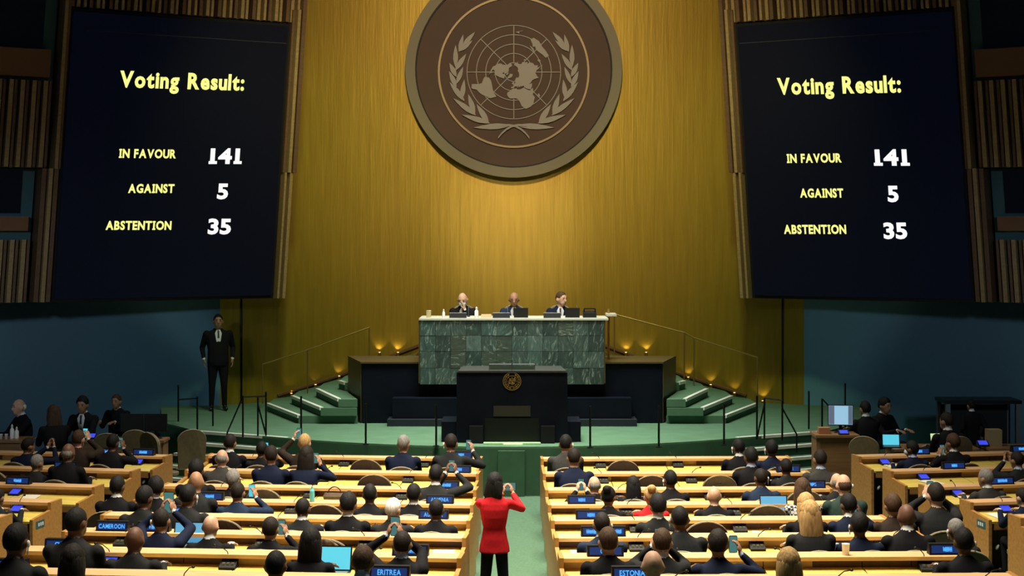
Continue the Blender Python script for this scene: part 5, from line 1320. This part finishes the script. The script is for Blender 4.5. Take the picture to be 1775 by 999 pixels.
def monitor(loc, rz, label, w_, h_, scrm, back=False):
    t = thing('computer_monitor', label, 'monitor', loc, rz)
    MB().lathe([(.11, 0), (.1, .012), (.02, .016)]).build('base', M_BLACK, t); MB().box(-.025, .025, .01, .035, .012, .2).build('stand', M_BLACK, t)
    pn = MB().box(-w_ / 2, w_ / 2, -.02, .015, .12, .12 + h_).build('panel', M_BLACK, t)
    MB().box(-w_ / 2 + .012, w_ / 2 - .012, -.0225, -.02, .135, .12 + h_ - .012).build('display', scrm, pn); return pn
for px, lb in ((229, 'black monitor with dark screen on staff desk, beside the tie-wearing man'), (270, 'black monitor with dark screen on staff desk, nearest the stage edge')):
    monitor((sx(px, 27.05), 27.05, zf + .76), 0.05, lb, .38, .29, M_BLACK)
t = thing('conference_console', 'black console with blue screen on staff desk before the tie-wearing man', 'console', (sx(157, 26.98), 26.98, zf + .76), 0)
MB().side([(-.09, 0), (.05, 0), (.05, .09), (-.09, .03)], -.1, .1).build('body', M_BLACK, t); MB().hexa([(-.08, -.082, .034), (.08, -.082, .034), (.08, .03, .082), (-.08, .03, .082), (-.08, -.083, .038), (.08, -.083, .038), (.08, .029, .087), (-.08, .029, .087)]).build('display', M_CONSOLE, t)
o = MB().box(-.22, .22, -.15, .15, 0, .02).build('open_folder', M_PAPER); o.location = (sx(186, 27.1), 27.1, zf + .775); o.rotation_euler = (.06, 0, -.1); o.scale = (.6, .8, 1); tag(o, 'pale open folder on staff desk beside black monitors', 'folder')
for i, (px, D_, r_) in enumerate([(194, 25.65, 0), (240, 26.1, .05), (284, 25.7, -.7), (328, 26.15, .35)]):
    put_chair('tall', (sx(px, D_), D_, fz(D_)), r_, 'olive high-backed chair standing empty near the hall steps by the guard, %s from staff desk' % ORD[i + 1], 'empty staff chairs')
# right side
table('brown wood staff desk carrying the large lit monitor', 4.82, 5.52, 25.72, 26.24, zf, .975, M_STAFFWOOD)
table('brown wood staff desk carrying the cyan and pale laptops', 6.1, 7.5, 25.9, 26.6, zf, .73, M_STAFFWOOD)
table('brown wood staff desk behind the outer rows below the black table', 7.55, 8.9, 25.6, 26.2, zf, .78, M_STAFFWOOD)
pn = monitor((sx(1457, 26.05), 26.05, zf + .975), -.12, 'large lit monitor with pale document window on staff desk', .40, .33, M_PALESCR)
MB().box(-.185, -.10, -.0235, -.0226, .14, .435).build('window_pane', mat('monitor_grey_pane', (.1, .12, .15), .4, emit=(.12, .16, .25), estr=.7), pn)
MB().box(.12, .185, -.0235, -.0226, .14, .435).build('window_pane', MATS['monitor_grey_pane'], pn)
t = thing('conference_console', 'black console with blue screen below the large lit monitor', 'console', (sx(1462, 25.84), 25.84, zf + .975), 0)
MB().side([(-.07, 0), (.04, 0), (.04, .07), (-.07, .02)], -.08, .08).build('body', M_BLACK, t); MB().hexa([(-.065, -.062, .024), (.065, -.062, .024), (.065, .02, .062), (-.065, .02, .062), (-.065, -.063, .028), (.065, -.063, .028), (.065, .019, .067), (-.065, .019, .067)]).build('display', M_CONSOLE, t)
t = thing('conference_console', 'black console with blue screen on staff desk below the black table', 'console', (sx(1703, 25.9), 25.9, zf + .78), 0)
MB().side([(-.09, 0), (.05, 0), (.05, .09), (-.09, .03)], -.09, .09).build('body', M_BLACK, t); MB().hexa([(-.07, -.082, .034), (.07, -.082, .034), (.07, .03, .082), (-.07, .03, .082), (-.07, -.083, .038), (.07, -.083, .038), (.07, .029, .087), (-.07, .029, .087)]).build('display', M_CONSOLE, t)
o = MB().box(-.09, .09, -.08, .08, 0, .10).build('tissue_box', mat('tissue_box_card', (.35, .16, .08), .7)); o.location = (sx(1428, 25.95), 25.95, zf + .975); tag(o, 'small brown tissue box beside the large lit monitor', 'box')
laptop((sx(1546, 26.15), 26.15, zf + .73), -.1, 'open laptop with bright cyan screen on brown staff desk', M_CYAN, .25, .85)
laptop((sx(1630, 26.4), 26.4, zf + .73), .1, 'open laptop with pale yellow-green screen on brown staff desk', M_YELSCR, .25, .8)
put_chair('tall', (sx(1502, 25.25), 25.25, fz(25.25)), -.35, 'olive high-backed chair standing empty before the large lit monitor', 'empty staff chairs')
put_chair('tall', (sx(1646, 25.25), 25.25, fz(25.25)), .25, 'olive high-backed chair under the person at the pale laptop', 'staff chairs')
o = MB().box(-.11, .11, -.1, .1, 0, .26).build('cardboard_box', mat('cardboard', (.30, .22, .10), .8)); o.location = (sx(1722, 26.0), 26.0, zf + .78); tag(o, 'plain cardboard box standing on staff desk below the black table', 'box')
t = thing('equipment_table', 'tall black equipment table with grey metal legs below the mural', 'table', (sx(1695, 29.0), 29.0, zf))
MB().box(-.68, .68, -.35, .35, 1.17, 1.23).build('top', M_BLKMETAL, t)
for a in (-.62, .62):
    for c_ in (-.3, .3): MB().box(a - .04, a + .04, c_ - .04, c_ + .04, 0, 1.17).build('leg', M_METALG, t)
MB().box(-.6, .6, .25, .3, .3, 1.1).build('back_panel', M_BLACK, t)
